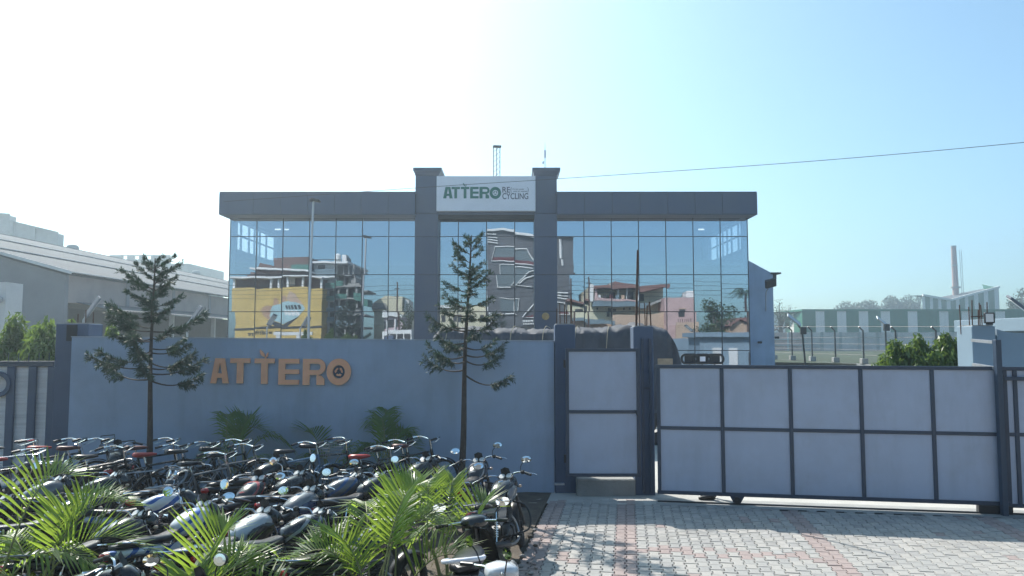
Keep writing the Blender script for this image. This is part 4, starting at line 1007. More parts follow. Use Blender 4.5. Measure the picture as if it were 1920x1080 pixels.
C_grey, C_white, C_maroon, C_teal = col('grey_cladding', (.105, .11, .12)), col('white_trim', (.72, .72, .70)), col('maroon_band', (.13, .035, .04)), col('teal_band', (.16, .22, .25))
C_brown, C_net, C_dk, C_tile = col('brown_sheet', (.16, .10, .085)), col('green_net', (.07, .19, .155)), col('dark_recess', (.04, .042, .045)), col('brown_tile', (.24, .13, .11))
C_pale = col('pale_pink_wall', (.56, .44, .46)); C_gl = mat('shop_glass', (.13, .16, .17), .15); C_conc = col('raw_concrete', (.30, .29, .27)); C_skin = col('mural_brown', (.42, .26, .17)); C_mb = col('mural_blue', (.36, .52, .54))

y = Street('yellow_house', 'yellow walled house with wall advert mirrored at the left of the glass', 515, 78)
y.box('wall', 434, 603, 541, 760, C_yel, 0, 9); y.box('dark_band', 436, 603, 616, 619, C_dk, -.04, 0)
y.box('upper_storey', 436, 600, 521, 540.8, C_brown, 1.2, 8)
for a in (440, 506, 521, 540, 569, 598): y.box('pillar', a, a + 4, 521, 540.8, C_white, .1, .5)
y.box('shutter', 540, 552, 522, 537, C_white, .9, 1.15)
y.poly('floor_slab', [(432, 521), (460, 519.5), (580, 517.5), (604, 519.5), (604, 522.5), (580, 520.8), (460, 523), (432, 524)], C_white, -.3, 8)
y.box('attic_wall', 462, 578, 508, 517.4, C_brown, .8, 7)
y.poly('attic_slab', [(466, 500), (520, 504), (580, 509), (580, 512), (520, 507.5), (466, 503.5)], C_white, -.1, 7)
y.box('rooftop_room', 503, 574, 480, 507, C_brown, 1.5, 6); y.poly('rooftop_slope', [(470, 507), (478, 490), (503, 497), (503, 507)], C_brown, 1.2, 5)
y.box('green_screen', 543, 576, 497, 511, C_net, .6, .7)
# painted advert: a figure and an engine block, flat on the wall
def mural(pts, c, d): return y.poly('painted_advert', pts, c, -d, -d + .004)
mural([(490, 583), (494, 576), (505, 573), (515, 576), (528, 590), (520, 606), (505, 604), (494, 596)], C_skin, .012)
mural([(513, 572), (515, 558), (521, 557), (524, 566), (522, 574)], C_skin, .016); mural([(527, 572), (533, 556), (540, 555), (540, 565), (534, 574)], C_skin, .016)
mural([(512, 574), (545, 566), (570, 572), (576, 582), (560, 600), (535, 612), (512, 606), (505, 596)], C_mb, .020)
mural([(540, 562), (547, 547), (558, 552), (573, 576), (560, 570), (548, 568)], C_tan, .024)
mural([(500, 604), (535, 613), (565, 597), (540, 618), (515, 616)], C_dk, .024)
for k in range(5): mural([(538 + k * 6, 575), (542 + k * 6, 574.5), (545 + k * 6, 582), (541 + k * 6, 583)], C_dk, .028)
for k in range(4): mural([(536 + k * 7, 585), (541 + k * 7, 584.5), (545 + k * 7, 594), (539 + k * 7, 596)], C_white, .028)
me, w_, h_ = text_mesh('फ्रण्ट बाडीवेयर', 1.0, 0.0, .01)
a_, b_ = y.q(462, 632), y.q(554, 622)
for v in me.vertices: v.co = Vector((b_.x - (v.co.x / w_) * (b_.x - a_.x), .035, a_.z + v.co.y / h_ * (b_.z - a_.z)))
me.materials.clear(); me.materials.append(C_dk); link('painted_lettering', me, y.t)

g = Street('balcony_block', 'grey balcony block with water tank on its roof mirrored in the glass', 632, 80)
g.box('wall', 577, 650, 497, 760, C_conc, 1.5, 9); g.box('roof_slab', 573, 652, 490.5, 494.5, C_white, -.3, 9); g.box('roof_edge', 575, 640, 486, 487, C_dk, 0, .2)
g.box('penthouse_wall', 577, 626, 495, 518, C_white, .6, 4); g.box('penthouse_window', 594, 606, 498, 505, C_dk, .5, .59); g.box('balcony_front', 577, 626, 506, 517, C_teal, .1, .3)
g.box('floor_slab', 575, 655, 518, 521, C_white, -.2, 6); g.box('clad_wall', 580, 626, 521, 534, C_white, .7, 2)
for k, yy in enumerate((540, 562, 586, 608)):
    g.box('floor_slab', 604, 690 - k * 3, yy, yy + 3, C_conc, -.1, 5); g.box('dark_gap', 606, 672, yy + 4, yy + 20, C_dk, 1.35, 1.5)
    for a in (612, 630, 646, 664): g.box('pillar', a, a + 3.5, yy + 3, yy + 21, C_conc, .1, .5)
    g.box('balcony_front', 606 + k * 2, 640 + 8 * k, yy - 8, yy + 1, C_net if k in (0, 1) else C_teal, -.15, -.05)
for a in (640, 650, 658): g.box('stair_pillar', a, a + 3, 495, 545, C_conc, .5, 1.2)
g.box('side_slab', 650, 672, 536, 540, C_conc, 0, 3); g.box('side_parapet', 655, 664, 526, 536, C_conc, .2, 2.5)
g.poly('green_awning', [(662, 552), (690, 558), (690, 572), (662, 566)], C_net, -.2, 3)
g.box('parapet_block', 638, 646, 476, 490, C_white, .4, 2); g.box('parapet_block', 646, 648, 481, 490, C_conc, .3, 2.6)
o_ = R(632, 482, 80.5); wt = thing('water_tank', 'white cylindrical water tank on the balcony block roof', 'tank', (o_.x, o_.y, o_.z - .5))
MB().lathe([(0.02, 0), (.33, 0), (.35, .12), (.33, .24), (.35, .36), (.33, .5), (.35, .62), (.33, .75), (.14, .92), (.02, .95)], (0, 0, 0), (0, 0, 1), 18).build('drum', C_white, wt, 60)
h1 = Street('cream_house', 'cream house with sloping end mirrored right of the fir tree', 735, 90)
h1.poly('wall', [(700, 566), (722, 550.5), (758, 553), (758, 700), (700, 700)], C_cream, 0, 8); h1.box('annexe', 758, 767, 559, 700, C_white, 1, 6); h1.poly('tiled_lean_to', [(700, 566), (724, 566), (728, 577), (700, 577)], C_conc, -.5, -.1)
h2 = Street('pale_pink_house', 'small pale pink house with dark windows mirrored beside a pole', 740, 80)
h2.box('wall', 718, 757, 592, 760, C_pale, 0, 6); h2.poly('roof', [(716, 583), (722, 580), (758, 590), (758, 595), (716, 592)], C_white, -.4, 6)
for a, b in ((719, 723), (727, 739), (745, 750)): h2.box('window', a, b, 600, 612, C_dk, -.03, .02)
for a in (723.5, 740.5): h2.box('pillar', a, a + 2.5, 598, 640, C_white, -.2, -.05)
vn = R(748, 637, 70); van = thing('parked_minibus', 'pale minibus parked across the road, mirrored at the wall top', 'minibus', (vn.x, vn.y, 0))
m = MB(); zr = R(748, 617.5, 70).z; m.ring_loft([[(-1.5, y_, .35), (1.5, y_, .35), (1.5, y_, 1.3), (1.3, y_, zr), (-1.45, y_, zr), (-1.5, y_, 1.3)] for y_ in (-.8, .8)]); m.build('body', C_white, van, None, None, True)
for k in range(4): MB().bx(-1.3 + k * .66, -.74 + k * .66, .802, .82, 2.1, zr - .35).build('window', C_dk, van)
for x in (-1, 1):
    for y_ in (-.75, .75): MB().lathe([(.1, -.1), (.33, -.1), (.36, 0), (.33, .1), (.1, .1)], (x, y_, .36), (0, 1, 0), 16).build('wheel', M_blackmetal, van, 40)
h3 = Street('cream_row', 'low cream buildings mirrored behind the right hand pine', 862, 92)
h3.box('wall', 815, 912, 578, 760, C_cream, 0, 8); h3.box('roof_slab', 812, 880, 572, 577.8, C_white, -.3, 8); h3.box('upper_room', 846, 908, 571, 577.9, C_cream, 1, 6)
for a in (828, 850, 872, 893): h3.box('window', a, a + 8, 590, 604, C_dk, -.03, .02)
# grey shopping block with white window outlines
ml = Street('grey_shopping_block', 'tall dark grey shopping block with white outlined windows mirrored near the columns', 990, 86)
ml.poly('wall', [(912, 436), (940, 434), (1005, 441), (1070, 448), (1076, 620), (1076, 760), (916, 760)], C_grey, 0, 14)
ml.poly('roof_trim', [(911, 434), (945, 431), (1005, 441), (1071, 447), (1071, 450), (1005, 445.5), (945, 436), (911, 438)], C_white, -.4, 14)
def outl(pts, name='window_outline', r=.08, closed=False):
    q = [ml.q(a, b, -.12) for a, b in pts]
    MB().tube(q, r, 4, not closed, closed).build(name, C_white, ml.t)
def glz(pts): ml.poly('glazing', pts, C_gl, -.06, 0)
glz([(929, 466), (985, 466), (1001, 489), (924, 484)]); ml.poly('maroon_band', [(924, 483), (962, 484), (1001, 489), (1001, 497), (962, 491), (923, 489)], C_maroon, -.09, -.03)
outl([(927, 466), (985, 466), (1003, 490), (1003, 497), (962, 492), (921, 491)], closed=True)
glz([(939, 499), (975, 500), (995, 503), (968, 533), (940, 536)]); outl([(996, 503), (975, 499), (938, 499), (940, 536), (965, 537)]); outl([(1003, 506), (990, 509), (966, 533), (998, 537)]); outl([(1003, 514), (985, 519), (972, 531)], r=.09)
glz([(945, 555), (972, 557), (970, 583), (948, 583)]); outl([(944, 555), (973, 557), (971, 584), (945, 583)]); outl([(943, 590), (970, 589)], r=.09)
outl([(1003, 565), (981, 593), (1003, 595)]); ml.poly('maroon_band', [(1001, 588), (985, 592), (1001, 594)], C_maroon, -.08, -.02)
for k in range(4): outl([(913, 443 + k * 5), (933, 444 + k * 5)], 'trim_bar', .08)
outl([(1046, 455), (1048, 488)], 'trim_bar', .16); outl([(1050, 490), (1051, 503)], 'trim_bar', .14)
for k in range(3): outl([(1047, 541 + k * 5), (1069, 542 + k * 6)], 'trim_bar', .09)
outl([(1046, 560), (1063, 562), (1067, 593), (1046, 594)]); ml.poly('maroon_band', [(1046, 583), (1065, 584), (1066, 592), (1046, 593)], C_maroon, -.08, -.02)
for a, b in ((922, 535), (918, 523)): outl([(a - 2, b), (a, 610)], 'trim_bar', .07)
ml.box('entrance', 978, 1003, 610, 760, C_dk, -.05, -.01)
for k in range(7): ml.box('shop_letter', 981 + k * 3, 983 + k * 3, 599, 603, C_white, -.12, -.06)
for k in range(7): ml.box('shop_letter', 982 + k * 3, 984 + k * 3, 605, 608, C_white, -.12, -.06)
hr = Street('red_roof_house', 'low house with red edged sloping roof mirrored beside the right column', 1086, 84)
hr.poly('wall', [(1072, 565), (1102, 572), (1102, 760), (1072, 760)], C_cream, 0, 6); hr.poly('roof', [(1068, 553), (1103, 562), (1103, 566), (1068, 558)], C_tile, -.5, 6); hr.box('window', 1083, 1097, 574, 588, C_dk, -.03, .02); hr.box('awning', 1070, 1130, 600, 606, C_teal, -1.5, 0); hr.box('front_wall', 1070, 1160, 606, 760, C_tan, -.6, 0)
hb = Street('balcony_house', 'cream two storey house with tiled roof and teal balcony band mirrored at right', 1175, 82)
hb.box('wall', 1106, 1250, 535, 760, C_cream, 1.6, 9); hb.poly('roof', [(1110, 537), (1147, 536), (1147, 529), (1190, 535), (1250, 531), (1250, 536), (1195, 545), (1190, 541), (1147, 541), (1110, 542)], C_tile, -.5, 9)
hb.box('balcony_band', 1110, 1216, 565, 575, C_teal, -.2, 1.5); hb.poly('balcony_rail', [(1112, 541), (1115, 541), (1118, 558), (1190, 562), (1190, 565), (1112, 564)], C_pink, -.25, -.1)
for a in (1155, 1172, 1192): hb.box('pillar', a, a + 3, 541, 563, C_white, .1, .4)
for a, b in ((1143, 1153), (1178, 1189), (1205, 1213)): hb.box('window', a, b, 545, 560, C_dk, 1.5, 1.58)
for a in range(6): hb.box('washing', 1118 + a * 11, 1124 + a * 11, 552, 562, (C_white, C_dk, C_maroon, C_teal, C_tan, C_dk)[a], -.05, .02)
for a in (1140, 1149): hb.box('arched_window', a, a + 6, 578, 594, C_dk, 1.5, 1.58)
for a in (1120, 1171, 1181): hb.box('vent_opening', a, a + 2.5, 576, 580, C_dk, 1.5, 1.58)
hb.box('tower_edge', 1103, 1110, 534, 565, C_white, .2, 1.2); hb.poly('tan_wall', [(1150, 592), (1170, 590), (1215, 591), (1250, 585), (1250, 760), (1150, 760)], C_tan, -.6, 1.4)
hb.poly('stair_slab', [(1218, 568), (1250, 553), (1250, 557), (1220, 572)], C_conc, -.2, 1.5); hb.box('rooftop_tank', 1147, 1155, 528.5, 532, C_white, 2, 3.5); hb.box('side_slab', 1098, 1155, 603, 609, C_teal, -1.6, -.65)
hk = Street('pink_house', 'pink blank walled house with one dark window mirrored at right', 1277, 80)
hk.box('wall', 1250.5, 1303, 554, 760, C_pink, 0, 8); hk.box('window', 1271, 1281, 577, 592, C_dk, -.04, .02); hk.box('window_frame', 1270, 1282, 575.5, 577, C_tan, -.08, -.02)
hk.box('rooftop_tank', 1288, 1300, 541, 553.8, C_white, 1, 3); hk.box('low_parapet', 1264, 1303, 604, 760, C_tan, -1.2, -.9)
for k in range(7): hk.box('bare_rod', 1266 + k * 4, 1266.7 + k * 4, 597, 604, M_rust, -1.1, -1.0)
hg = Street('gabled_cottage', 'small cottage with brown gable roof mirrored at the right end', 1382, 84)
hg.poly('wall', [(1362, 608), (1378, 598), (1396, 608), (1396, 760), (1362, 760)], C_tan, 0, 6); hg.poly('roof', [(1359, 609), (1376, 595), (1402, 595), (1403, 604), (1394, 604), (1380, 598), (1362, 611)], C_tile, -.4, 6)
# trees and poles of the street
def street_tree(label, px, yt, Yv, w, seed, leaf=.28, lm=None, name='street_tree', dens=170):
    p = R(px, yt, Yv); t = far_tree(label, 0, 0, 50, w, seed, 0, leaf, lm or L_broad, None, name, dens) if False else None
    rng = np.random.default_rng(seed); rnd = random.Random(seed); h = p.z; k = w / 2
    t = thing(name, label, 'tree', (p.x, p.y, 0)); m = MB(); m.tube([(0, 0, -.2), (.1, 0, h * .35), (0, 0, h * .75)], [.16, .12, .05], 7); blobs = []
    for i in range(20):
        a = rnd.uniform(0, 6.28); rr = rnd.uniform(.1, .75) * k; z = h * rnd.uniform(.4, .86); s = k * rnd.uniform(.25, .42)
        if i == 0: rr, z = 0, h - s * .8
        q = (rr * cos(a), rr * sin(a), z); blobs.append((q, (s, s, s * .8))); m.tube([(0, 0, h * .35), (q[0] * .6, q[1] * .6, q[2] * .85), q], [.06, .04, .015], 5)
    m.build('trunk', M_barkgrey, t, 50); C, D, S, L = blob_leaves(rng, blobs, dens, leaf, .25, .35); link('crown', leaf_mesh('crown', C, D, S, L, L * .3, lm or L_broad), t); return t
street_tree('broad leafy tree mirrored right of the pink house', 1335, 562, 79, 4.6, 101); street_tree('leafy tree mirrored beside the cottage gable', 1372, 570, 86, 4.5, 102); street_tree('small tree mirrored beside the dark left column', 767, 568, 76, 2.4, 103, .22)
street_tree('leafy tree mirrored over the pink house roof', 1277, 545, 95, 4.0, 104)
def palm_tree(label, p, h):
    t = thing('palm_tree', label, 'palm tree', (p.x, p.y, 0)); MB().tube([(0, 0, -.2), (.15, 0, h * .5), (.1, 0, h)], [.2, .14, .12], 8).build('trunk', M_barkgrey, t, 50); rnd = random.Random(9)
    for k in range(16):
        a = k * 2.4; L = 2.2 * rnd.uniform(.8, 1.1); up = rnd.uniform(.1, 1.0)
        pts = bez((.1, 0, h), (.1 + L * .5 * cos(a), L * .5 * sin(a), h + up * 1.1), (.1 + L * cos(a), L * sin(a), h + up * .5 - .6), 12); m = MB(); s = Vector((-sin(a), cos(a), 0))
        for i in range(2, 13):
            for sg in (-1, 1): q = pts[i]; e = q + s * sg * .5 * (1 - abs(i - 6) / 9) + Vector((cos(a) * .2, sin(a) * .2, -.25)); d = (pts[i] - pts[i - 1]) * .35; m.add([q - d, q + d, e], [(0, 1, 2)])
        m.build('frond', L_broad, t)
palm_tree('tall palm mirrored at the right end of the glass', R(1396, 545, 83), R(1396, 548, 83).z)
def pole(label, px0, px1, yt, Yv, arms=True):
    p, q = R(px0, 637, Yv), R(px1, yt, Yv); t = thing('utility_pole', label, 'utility pole', (p.x, p.y, 0)); d = q.x - p.x
    MB().tube([(0, 0, 0), (d, 0, q.z)], [.10, .07], 8).build('pole', M_rust, t, 40)
    if arms:
        for h in (.92, .84): MB().bx(d - .25, d + .25, -.04, .04, q.z * h, q.z * h + .06).build('cross_arm', M_blackmetal, t)
    return t, Vector((q.x, q.y, q.z))
t1, a1 = pole('rusty leaning pole mirrored left of the left column', 752, 747, 527, 72); t2, a2 = pole('utility pole mirrored just right of the grey shopping block', 1077, 1074, 516, 72); t3, a3 = pole('second utility pole mirrored right of the shopping block', 1103, 1101, 520, 73)
t4, a4 = pole('pole mirrored in front of the palm at the right end', 1396, 1397, 556, 72)
for k in range(4):
    h = -.35 - .4 * k
    for lb, A, B_ in (('first', Vector((-40, a1.y, 8.6)), a1), ('middle', a1, a2), ('last', a2, Vector((40, a2.y, 8.4)))):
        mid = (A + B_) / 2 + Vector((0, 0, -.25)); o = MB().tube(bez(A + V(0, 0, h), mid + V(0, 0, h - .2), B_ + V(0, 0, h), 8), .016, 4).build('street_wire', M_blackmetal)
        tag(o, '%s span of the %s street cable mirrored in the glass' % (lb, ('top', 'second', 'third', 'lowest')[k]), 'wire', 'street cables mirrored in the glass')
# ------------------------------------------------------------------ two tall pines in front of the wall
def pine(label, base, tip, whorls, seed, bot_z, spread, thick=1.0, name='pine_tree', sparse=0.0, dens=1.0, big=1.0):
    """whorled pine: trunk, up-curving branches that carry needle brushes on their outer part"""
    rnd = random.Random(seed); base, tip = Vector(base), Vector(tip)
    t = thing(name, label, 'tree', base); d = tip - base; H = d.z
    bend = lambda h: Vector((d.x * (h / H) + .04 * sin(h * 1.6) * (1 - h / H), d.y * (h / H), h))
    r0 = .048 * thick
    MB().tube([bend(H * i / 14) if i else Vector((0, 0, -.2)) for i in range(15)], [r0 * (1 - .9 * i / 14) + .004 for i in range(15)], 9).build('trunk', M_bark, t, 60)
    nbr = whorls * 4
    for w in range(nbr):
        f = (w + .5) / nbr; h = bot_z + (H * .985 - bot_z) * f ** .92 + rnd.uniform(-.07, .07) * (1 - f)
        prof = (1 - f) ** .72 * .84 + .13
        for b in (0,):
            low = f < .34
            if rnd.random() < sparse * (1.1 - f) * .9: continue
            a = w * 2.399 + rnd.uniform(-.5, .5); L = spread * prof * rnd.uniform(.62, 1.12)
            up = .02 + (.26 * f if f < .5 else .13 + .95 * (f - .5)) + rnd.uniform(-.10, .10) - (.22 * sparse if low else 0); o = bend(h); r = Vector((cos(a), sin(a), 0)); tw = rnd.uniform(-.22, .22)
            sag = (1 - f) * rnd.uniform(.05, .16); side = Vector((-r.y, r.x, 0))
            pts = [o + r * (L * s) + side * (tw * L * s * s) + Vector((0, 0, L * (up * s - sag * sin(s * pi) + rcurl * s * s))) for rcurl in [rnd.uniform(.08, .30) + .15 * f] for s in [i / 9 for i in range(10)]]
            br = MB().tube(pts, [.013 * thick * (1 - s / 9 * .8) * (.45 + .6 * (1 - f)) for s in range(10)], 5).build('branch', M_bark, t, 50)
            start = (.50 - .42 * f) + .15 * sparse * (1 - f)
            axes = [(pts, start)]
            ns = max(2, int(L * (1 - start) / .085))
            for k in range(ns):
                for sg in (-1, 1):
                    s = start + (.97 - start) * (k + rnd.random() * .7) / ns
                    if rnd.random() < .10 + .30 * sparse: continue
                    i = min(8, int(s * 9)); p0 = pts[i].lerp(pts[i + 1], s * 9 - i); l2 = (.17 * (1.25 - s) + .04) * rnd.uniform(.6, 1.25) * min(1.0, L / .5)
                    dv = (r * .9 + side * sg * .7 + Vector((0, 0, .30 * f + rnd.uniform(-.25, .15)))).normalized()
                    droop = .35 * (1 - f)
                    axes.append(([p0 + dv * (l2 * q) + Vector((0, 0, -droop * l2 * q * q + .15 * f * q * l2)) for q in (0, .33, .66, 1)], 0.0))
            C, D, S, LL = [], [], [], []
            for ax, s0 in axes:
                ln = sum((ax[i + 1] - ax[i]).length for i in range(len(ax) - 1)); n = int(ln * (1 - s0) * 330 * dens) + 4
                for _ in range(n):
                    s = s0 + (1 - s0) * rnd.random(); x = s * (len(ax) - 1); i = min(len(ax) - 2, int(x)); p = ax[i].lerp(ax[i + 1], x - i); tv = (ax[i + 1] - ax[i]).normalized()
                    o2 = Vector((rnd.gauss(0, 1), rnd.gauss(0, 1), rnd.gauss(0, 1) - (.45 if f < .4 else -.35))); o2 = (o2 - tv * o2.dot(tv)).normalized()
                    dn = (tv * rnd.uniform(.7, 1.4) + o2).normalized(); l3 = rnd.uniform(.045, .080) * (1.0 if f > .45 else 1.35) * big
                    C.append(p + dn * l3 * .5); D.append(dn); S.append(dn.cross(Vector((rnd.gauss(0, 1), rnd.gauss(0, 1), rnd.gauss(0, 1)))).normalized()); LL.append(l3)
            me = leaf_mesh('needles', np.array(C), np.array(D), np.array(S), np.array(LL), np.full(len(LL), .0055 * big), L_needle); link('needles', me, br)
    return t
pb1 = P(275, 900, 12.75); pb2 = P(860, 935, 13.1)
pt1, pt2 = P(291, 484, 12.6), P(884, 441, 13.0)
pine('dense young pine with pointed top left of the orange letters', (pb1.x, 12.75, 0), pt1 - Vector((pb1.x * 0, 0, 0)), 10, 6, P(0, 722, 12.7).z, 1.20, 1.2, sparse=.10, dens=1.0)
pine('sparse leaning young pine with bare lower branches before the columns', (pb2.x, 13.1, 0), pt2, 11, 8, P(0, 702, 13.1).z, .98, 1.3, sparse=.28, dens=.85)
# a big fir across the road, seen only in the glass
fr = R(655, 575, 74); pine('broad dark fir tree across the road mirrored in the glass', (fr.x, fr.y, 0), (fr.x, fr.y, fr.z), 9, 15, 1.2, 2.6, 2.0, 'fir_tree', dens=.45, big=3.2)

# ------------------------------------------------------------------ areca palms
def frond_mesh(m, p0, ctrl, p2, n, ll, rnd, wid=.016, vee=.5, start=.22, droop=.35):
    """leaflets along an arching rachis"""
    pts = bez(p0, ctrl, p2, 24)
    for k in range(n):
        s = start + (1 - start) * (k + .5) / n; x = s * 24; i = min(23, int(x)); p = pts[i].lerp(pts[i + 1], x - i); tv = (pts[i + 1] - pts[i]).normalized()
        sd = tv.cross(Vector((0, 0, 1)));  sd = sd.normalized() if sd.length > .05 else Vector((1, 0, 0)); nr = sd.cross(tv)
        prof = .55 + .45 * sin(min(1, (s - start) / (1 - start) * 1.15 + .12) * pi); l = ll * prof * rnd.uniform(.85, 1.1)
        fw = .60 + .85 * (s - start) / (1 - start)
        for sg in (-1, 1):
            if rnd.random() < .03: continue
            d = (sd * sg + tv * (fw + rnd.uniform(-.08, .08)) + nr * (vee + rnd.uniform(-.12, .12))).normalized()
            b = p; c1 = p + d * l * .5 + Vector((0, 0, -droop * l * .12)); c2 = p + d * l + Vector((0, 0, -droop * l * rnd.uniform(.45, .8)))
            wv = d.cross(nr).normalized() * wid * rnd.uniform(.8, 1.15); up = nr * wid * .35
            m.add([b - wv * .35, b + wv * .35, c1 - wv, c1 + up, c1 + wv, c2], [(0, 1, 3), (0, 3, 2), (1, 4, 3), (2, 3, 5), (3, 4, 5)])
    return pts
def areca(label, base, fronds, seed, stems=4, stem_h=.55, ll=.30, wid=.016, name='areca_palm', dark=False, n=30, size=1.0):
    """fronds: list of (azimuth deg, length, rise, tip drop)"""
    rnd = random.Random(seed); t = thing(name, label, 'palm plant', base, 0, 'areca palms in the parking bed'); mt = L_palm_shade if dark else L_palm
    tops = []
    for k in range(stems):
        a = rnd.uniform(0, 6.28); r = rnd.uniform(.02, .12); lean = rnd.uniform(.05, .2); h = stem_h * rnd.uniform(.7, 1.1)
        p = [(r * cos(a), r * sin(a), -.05), ((r + lean * .4) * cos(a), (r + lean * .4) * sin(a), h * .55), ((r + lean) * cos(a), (r + lean) * sin(a), h)]
        MB().tube(spline(p, 4), [.024 - .001 * i for i in range(9)], 7).build('stem', M_stem, t, 50); tops.append(Vector(p[-1]))
    for k, (az, L, rise, drop) in enumerate(fronds):
        L *= size; rise *= size; drop *= size
        a = radians(az); o = tops[k % len(tops)]; r = Vector((cos(a), sin(a), 0))
        p0 = o - Vector((0, 0, .12)); p2 = o + r * L * .8 + Vector((0, 0, rise - drop)); ct = o + r * L * .32 + Vector((0, 0, rise * 1.25))
        up_ = rise > .5 and rnd.random() < .75
        m = MB(); pts = frond_mesh(m, p0, ct, p2, n, ll * rnd.uniform(.85, 1.1) * min(1.0, L / .9 + .15), rnd, wid, rnd.uniform(.65, 1.05) if up_ else rnd.uniform(.15, .45), .25, rnd.uniform(.05, .3) if up_ else rnd.uniform(.7, 1.1))
        fo = m.build('frond', mt, t); MB().tube(pts, [.011 * (1 - i / 30) for i in range(25)], 5).build('rachis', M_stem, fo, 50)
    return t
def gpt(px, py_top, Y): p = P(px, py_top, Y); return p
def at(px, Y): return (P(px, 900, Y).x, Y, 0)
areca('bright leaved palm at the left edge in front of the bikes', at(45, 6.7), [(75, 1.15, .75, .12), (42, 1.05, .75, .15), (110, .9, .8, .15), (10, 1.05, .40, .28), (-20, 1.0, .25, .30), (150, .9, .5, .2), (182, .85, .4, .3), (62, .85, .9, .05), (215, .8, .35, .3), (28, 1.15, .55, .35)], 31, 4, .62, .46, .0140, n=22, size=.96)
areca('small palm at the far left edge beside the lying fronds', at(-30, 7.6), [(20, .6, .4, .2), (60, .6, .5, .2), (-20, .6, .3, .3)], 37, 3, .5, .46, .0150, n=19)
areca('low palm fanning out at the bottom between the blue motorcycles', at(372, 6.05), [(88, 1.1, .62, .10), (60, 1.0, .60, .15), (122, 1.0, .55, .15), (160, 1.15, .40, .35), (182, 1.1, .30, .35), (28, 1.0, .50, .35), (8, 1.05, .38, .45), (200, .9, .25, .3), (75, .7, .8, 0)], 32, 5, .32, .54, .0145, n=22, size=1.08)
areca('largest palm clump standing between the motorcycles and the scooters', at(748, 6.95), [(105, 1.25, .85, .12), (135, 1.15, .70, .22), (75, 1.15, .80, .12), (48, 1.15, .72, .25), (25, 1.15, .55, .35), (160, 1.1, .50, .35), (185, 1.05, .40, .45), (0, 1.0, .40, .45), (210, .95, .30, .4), (-25, .9, .30, .4), (95, .9, .95, .05), (60, .9, .9, .05), (170, .9, .6, .2), (235, .8, .25, .35), (300, .8, .25, .35), (270, .7, .3, .3)], 33, 6, .52, .48, .0138, n=25, size=.96)
areca('small palm behind the largest clump beside the black motorcycles', at(842, 8.9), [(95, .8, .62, .1), (60, .85, .55, .2), (130, .8, .55, .2), (20, .8, .40, .3), (165, .75, .4, .3), (80, .6, .7, 0)], 34, 3, .45, .46, .0150, n=20)
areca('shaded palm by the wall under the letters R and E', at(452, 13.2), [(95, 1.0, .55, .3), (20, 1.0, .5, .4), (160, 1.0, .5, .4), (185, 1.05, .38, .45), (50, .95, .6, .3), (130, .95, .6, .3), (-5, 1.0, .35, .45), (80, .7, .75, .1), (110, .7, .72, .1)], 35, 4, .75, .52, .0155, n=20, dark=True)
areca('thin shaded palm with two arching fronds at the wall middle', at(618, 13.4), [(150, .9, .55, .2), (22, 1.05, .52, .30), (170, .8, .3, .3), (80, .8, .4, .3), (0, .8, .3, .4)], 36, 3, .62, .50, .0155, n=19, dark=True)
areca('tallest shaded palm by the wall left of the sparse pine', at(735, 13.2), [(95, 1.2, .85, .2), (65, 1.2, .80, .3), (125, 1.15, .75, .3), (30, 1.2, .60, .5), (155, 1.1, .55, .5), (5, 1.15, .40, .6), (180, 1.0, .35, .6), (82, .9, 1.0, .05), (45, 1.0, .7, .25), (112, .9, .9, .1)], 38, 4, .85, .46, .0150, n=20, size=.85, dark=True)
# ------------------------------------------------------------------ motorcycles, scooters, bicycles
M_tyre = mat('tyre_rubber', (.020, .020, .022), .8, var=.2, vscale=20, bump=.3, bscale=150, dirt=(.10, .085, .07), dscale=5, damt=.6)
M_chrome = mat('chrome', (.72, .74, .76), .12, metal=1.0, var=.05, vscale=9)
M_steel = mat('dull_alloy', (.36, .37, .38), .38, metal=.8, var=.2, vscale=12, dirt=(.12, .11, .10), dscale=7, damt=.6)
M_engine = mat('engine_casting', (.085, .088, .092), .5, metal=.5, var=.25, vscale=14, dirt=(.10, .085, .07), dscale=8, damt=.6)
M_plastic = mat('black_plastic', (.018, .019, .022), .38, var=.2, vscale=9, dirt=(.06, .055, .05), dscale=5, damt=.35)
M_seat = mat('seat_vinyl', (.020, .021, .026), .36, var=.15, vscale=6, bump=.12, bscale=200)
M_lens = mat('clear_lens', (.62, .64, .66), .08, metal=.5)
M_red = mat('red_tail_lens', (.42, .012, .012), .15, coat=.6)
M_amber = mat('amber_lens', (.55, .42, .30), .2)
M_mirror = mat('mirror_glass_small', (.86, .88, .9), .03, metal=1.0)
M_plate = mat('number_plate', (.62, .62, .58), .5)
M_plateb = mat('dark_plate', (.05, .05, .055), .5)
M_dial = mat('dial_face', (.55, .56, .55), .2)
M_rim = mat('black_alloy_rim', (.05, .05, .055), .4, metal=.5)
M_redseat = mat('red_saddle', (.40, .035, .03), .45, var=.12, vscale=8)
M_maroon = mat('maroon_saddle', (.11, .03, .03), .5)
def paint(name, c, rough=.22): return mat('paint_' + name, c, rough, metal=.1, var=.06, vscale=4, coat=.5)
PT = {'black': paint('black', (.010, .011, .014)), 'grey': paint('grey', (.16, .165, .175)), 'silver': paint('silver', (.50, .52, .54)), 'white': paint('white', (.66, .68, .70)), 'blue': paint('blue', (.02, .07, .26)), 'red': paint('red', (.36, .02, .02)), 'darkblue': paint('darkblue', (.015, .03, .09)), 'steelblue': paint('steelblue', (.12, .22, .34))}
PT['graphic'] = mat('paint_white_with_blue_swoosh', (.66, .68, .70), .22, metal=.1, coat=.5)
_n, _l = PT['graphic'].node_tree.nodes, PT['graphic'].node_tree.links
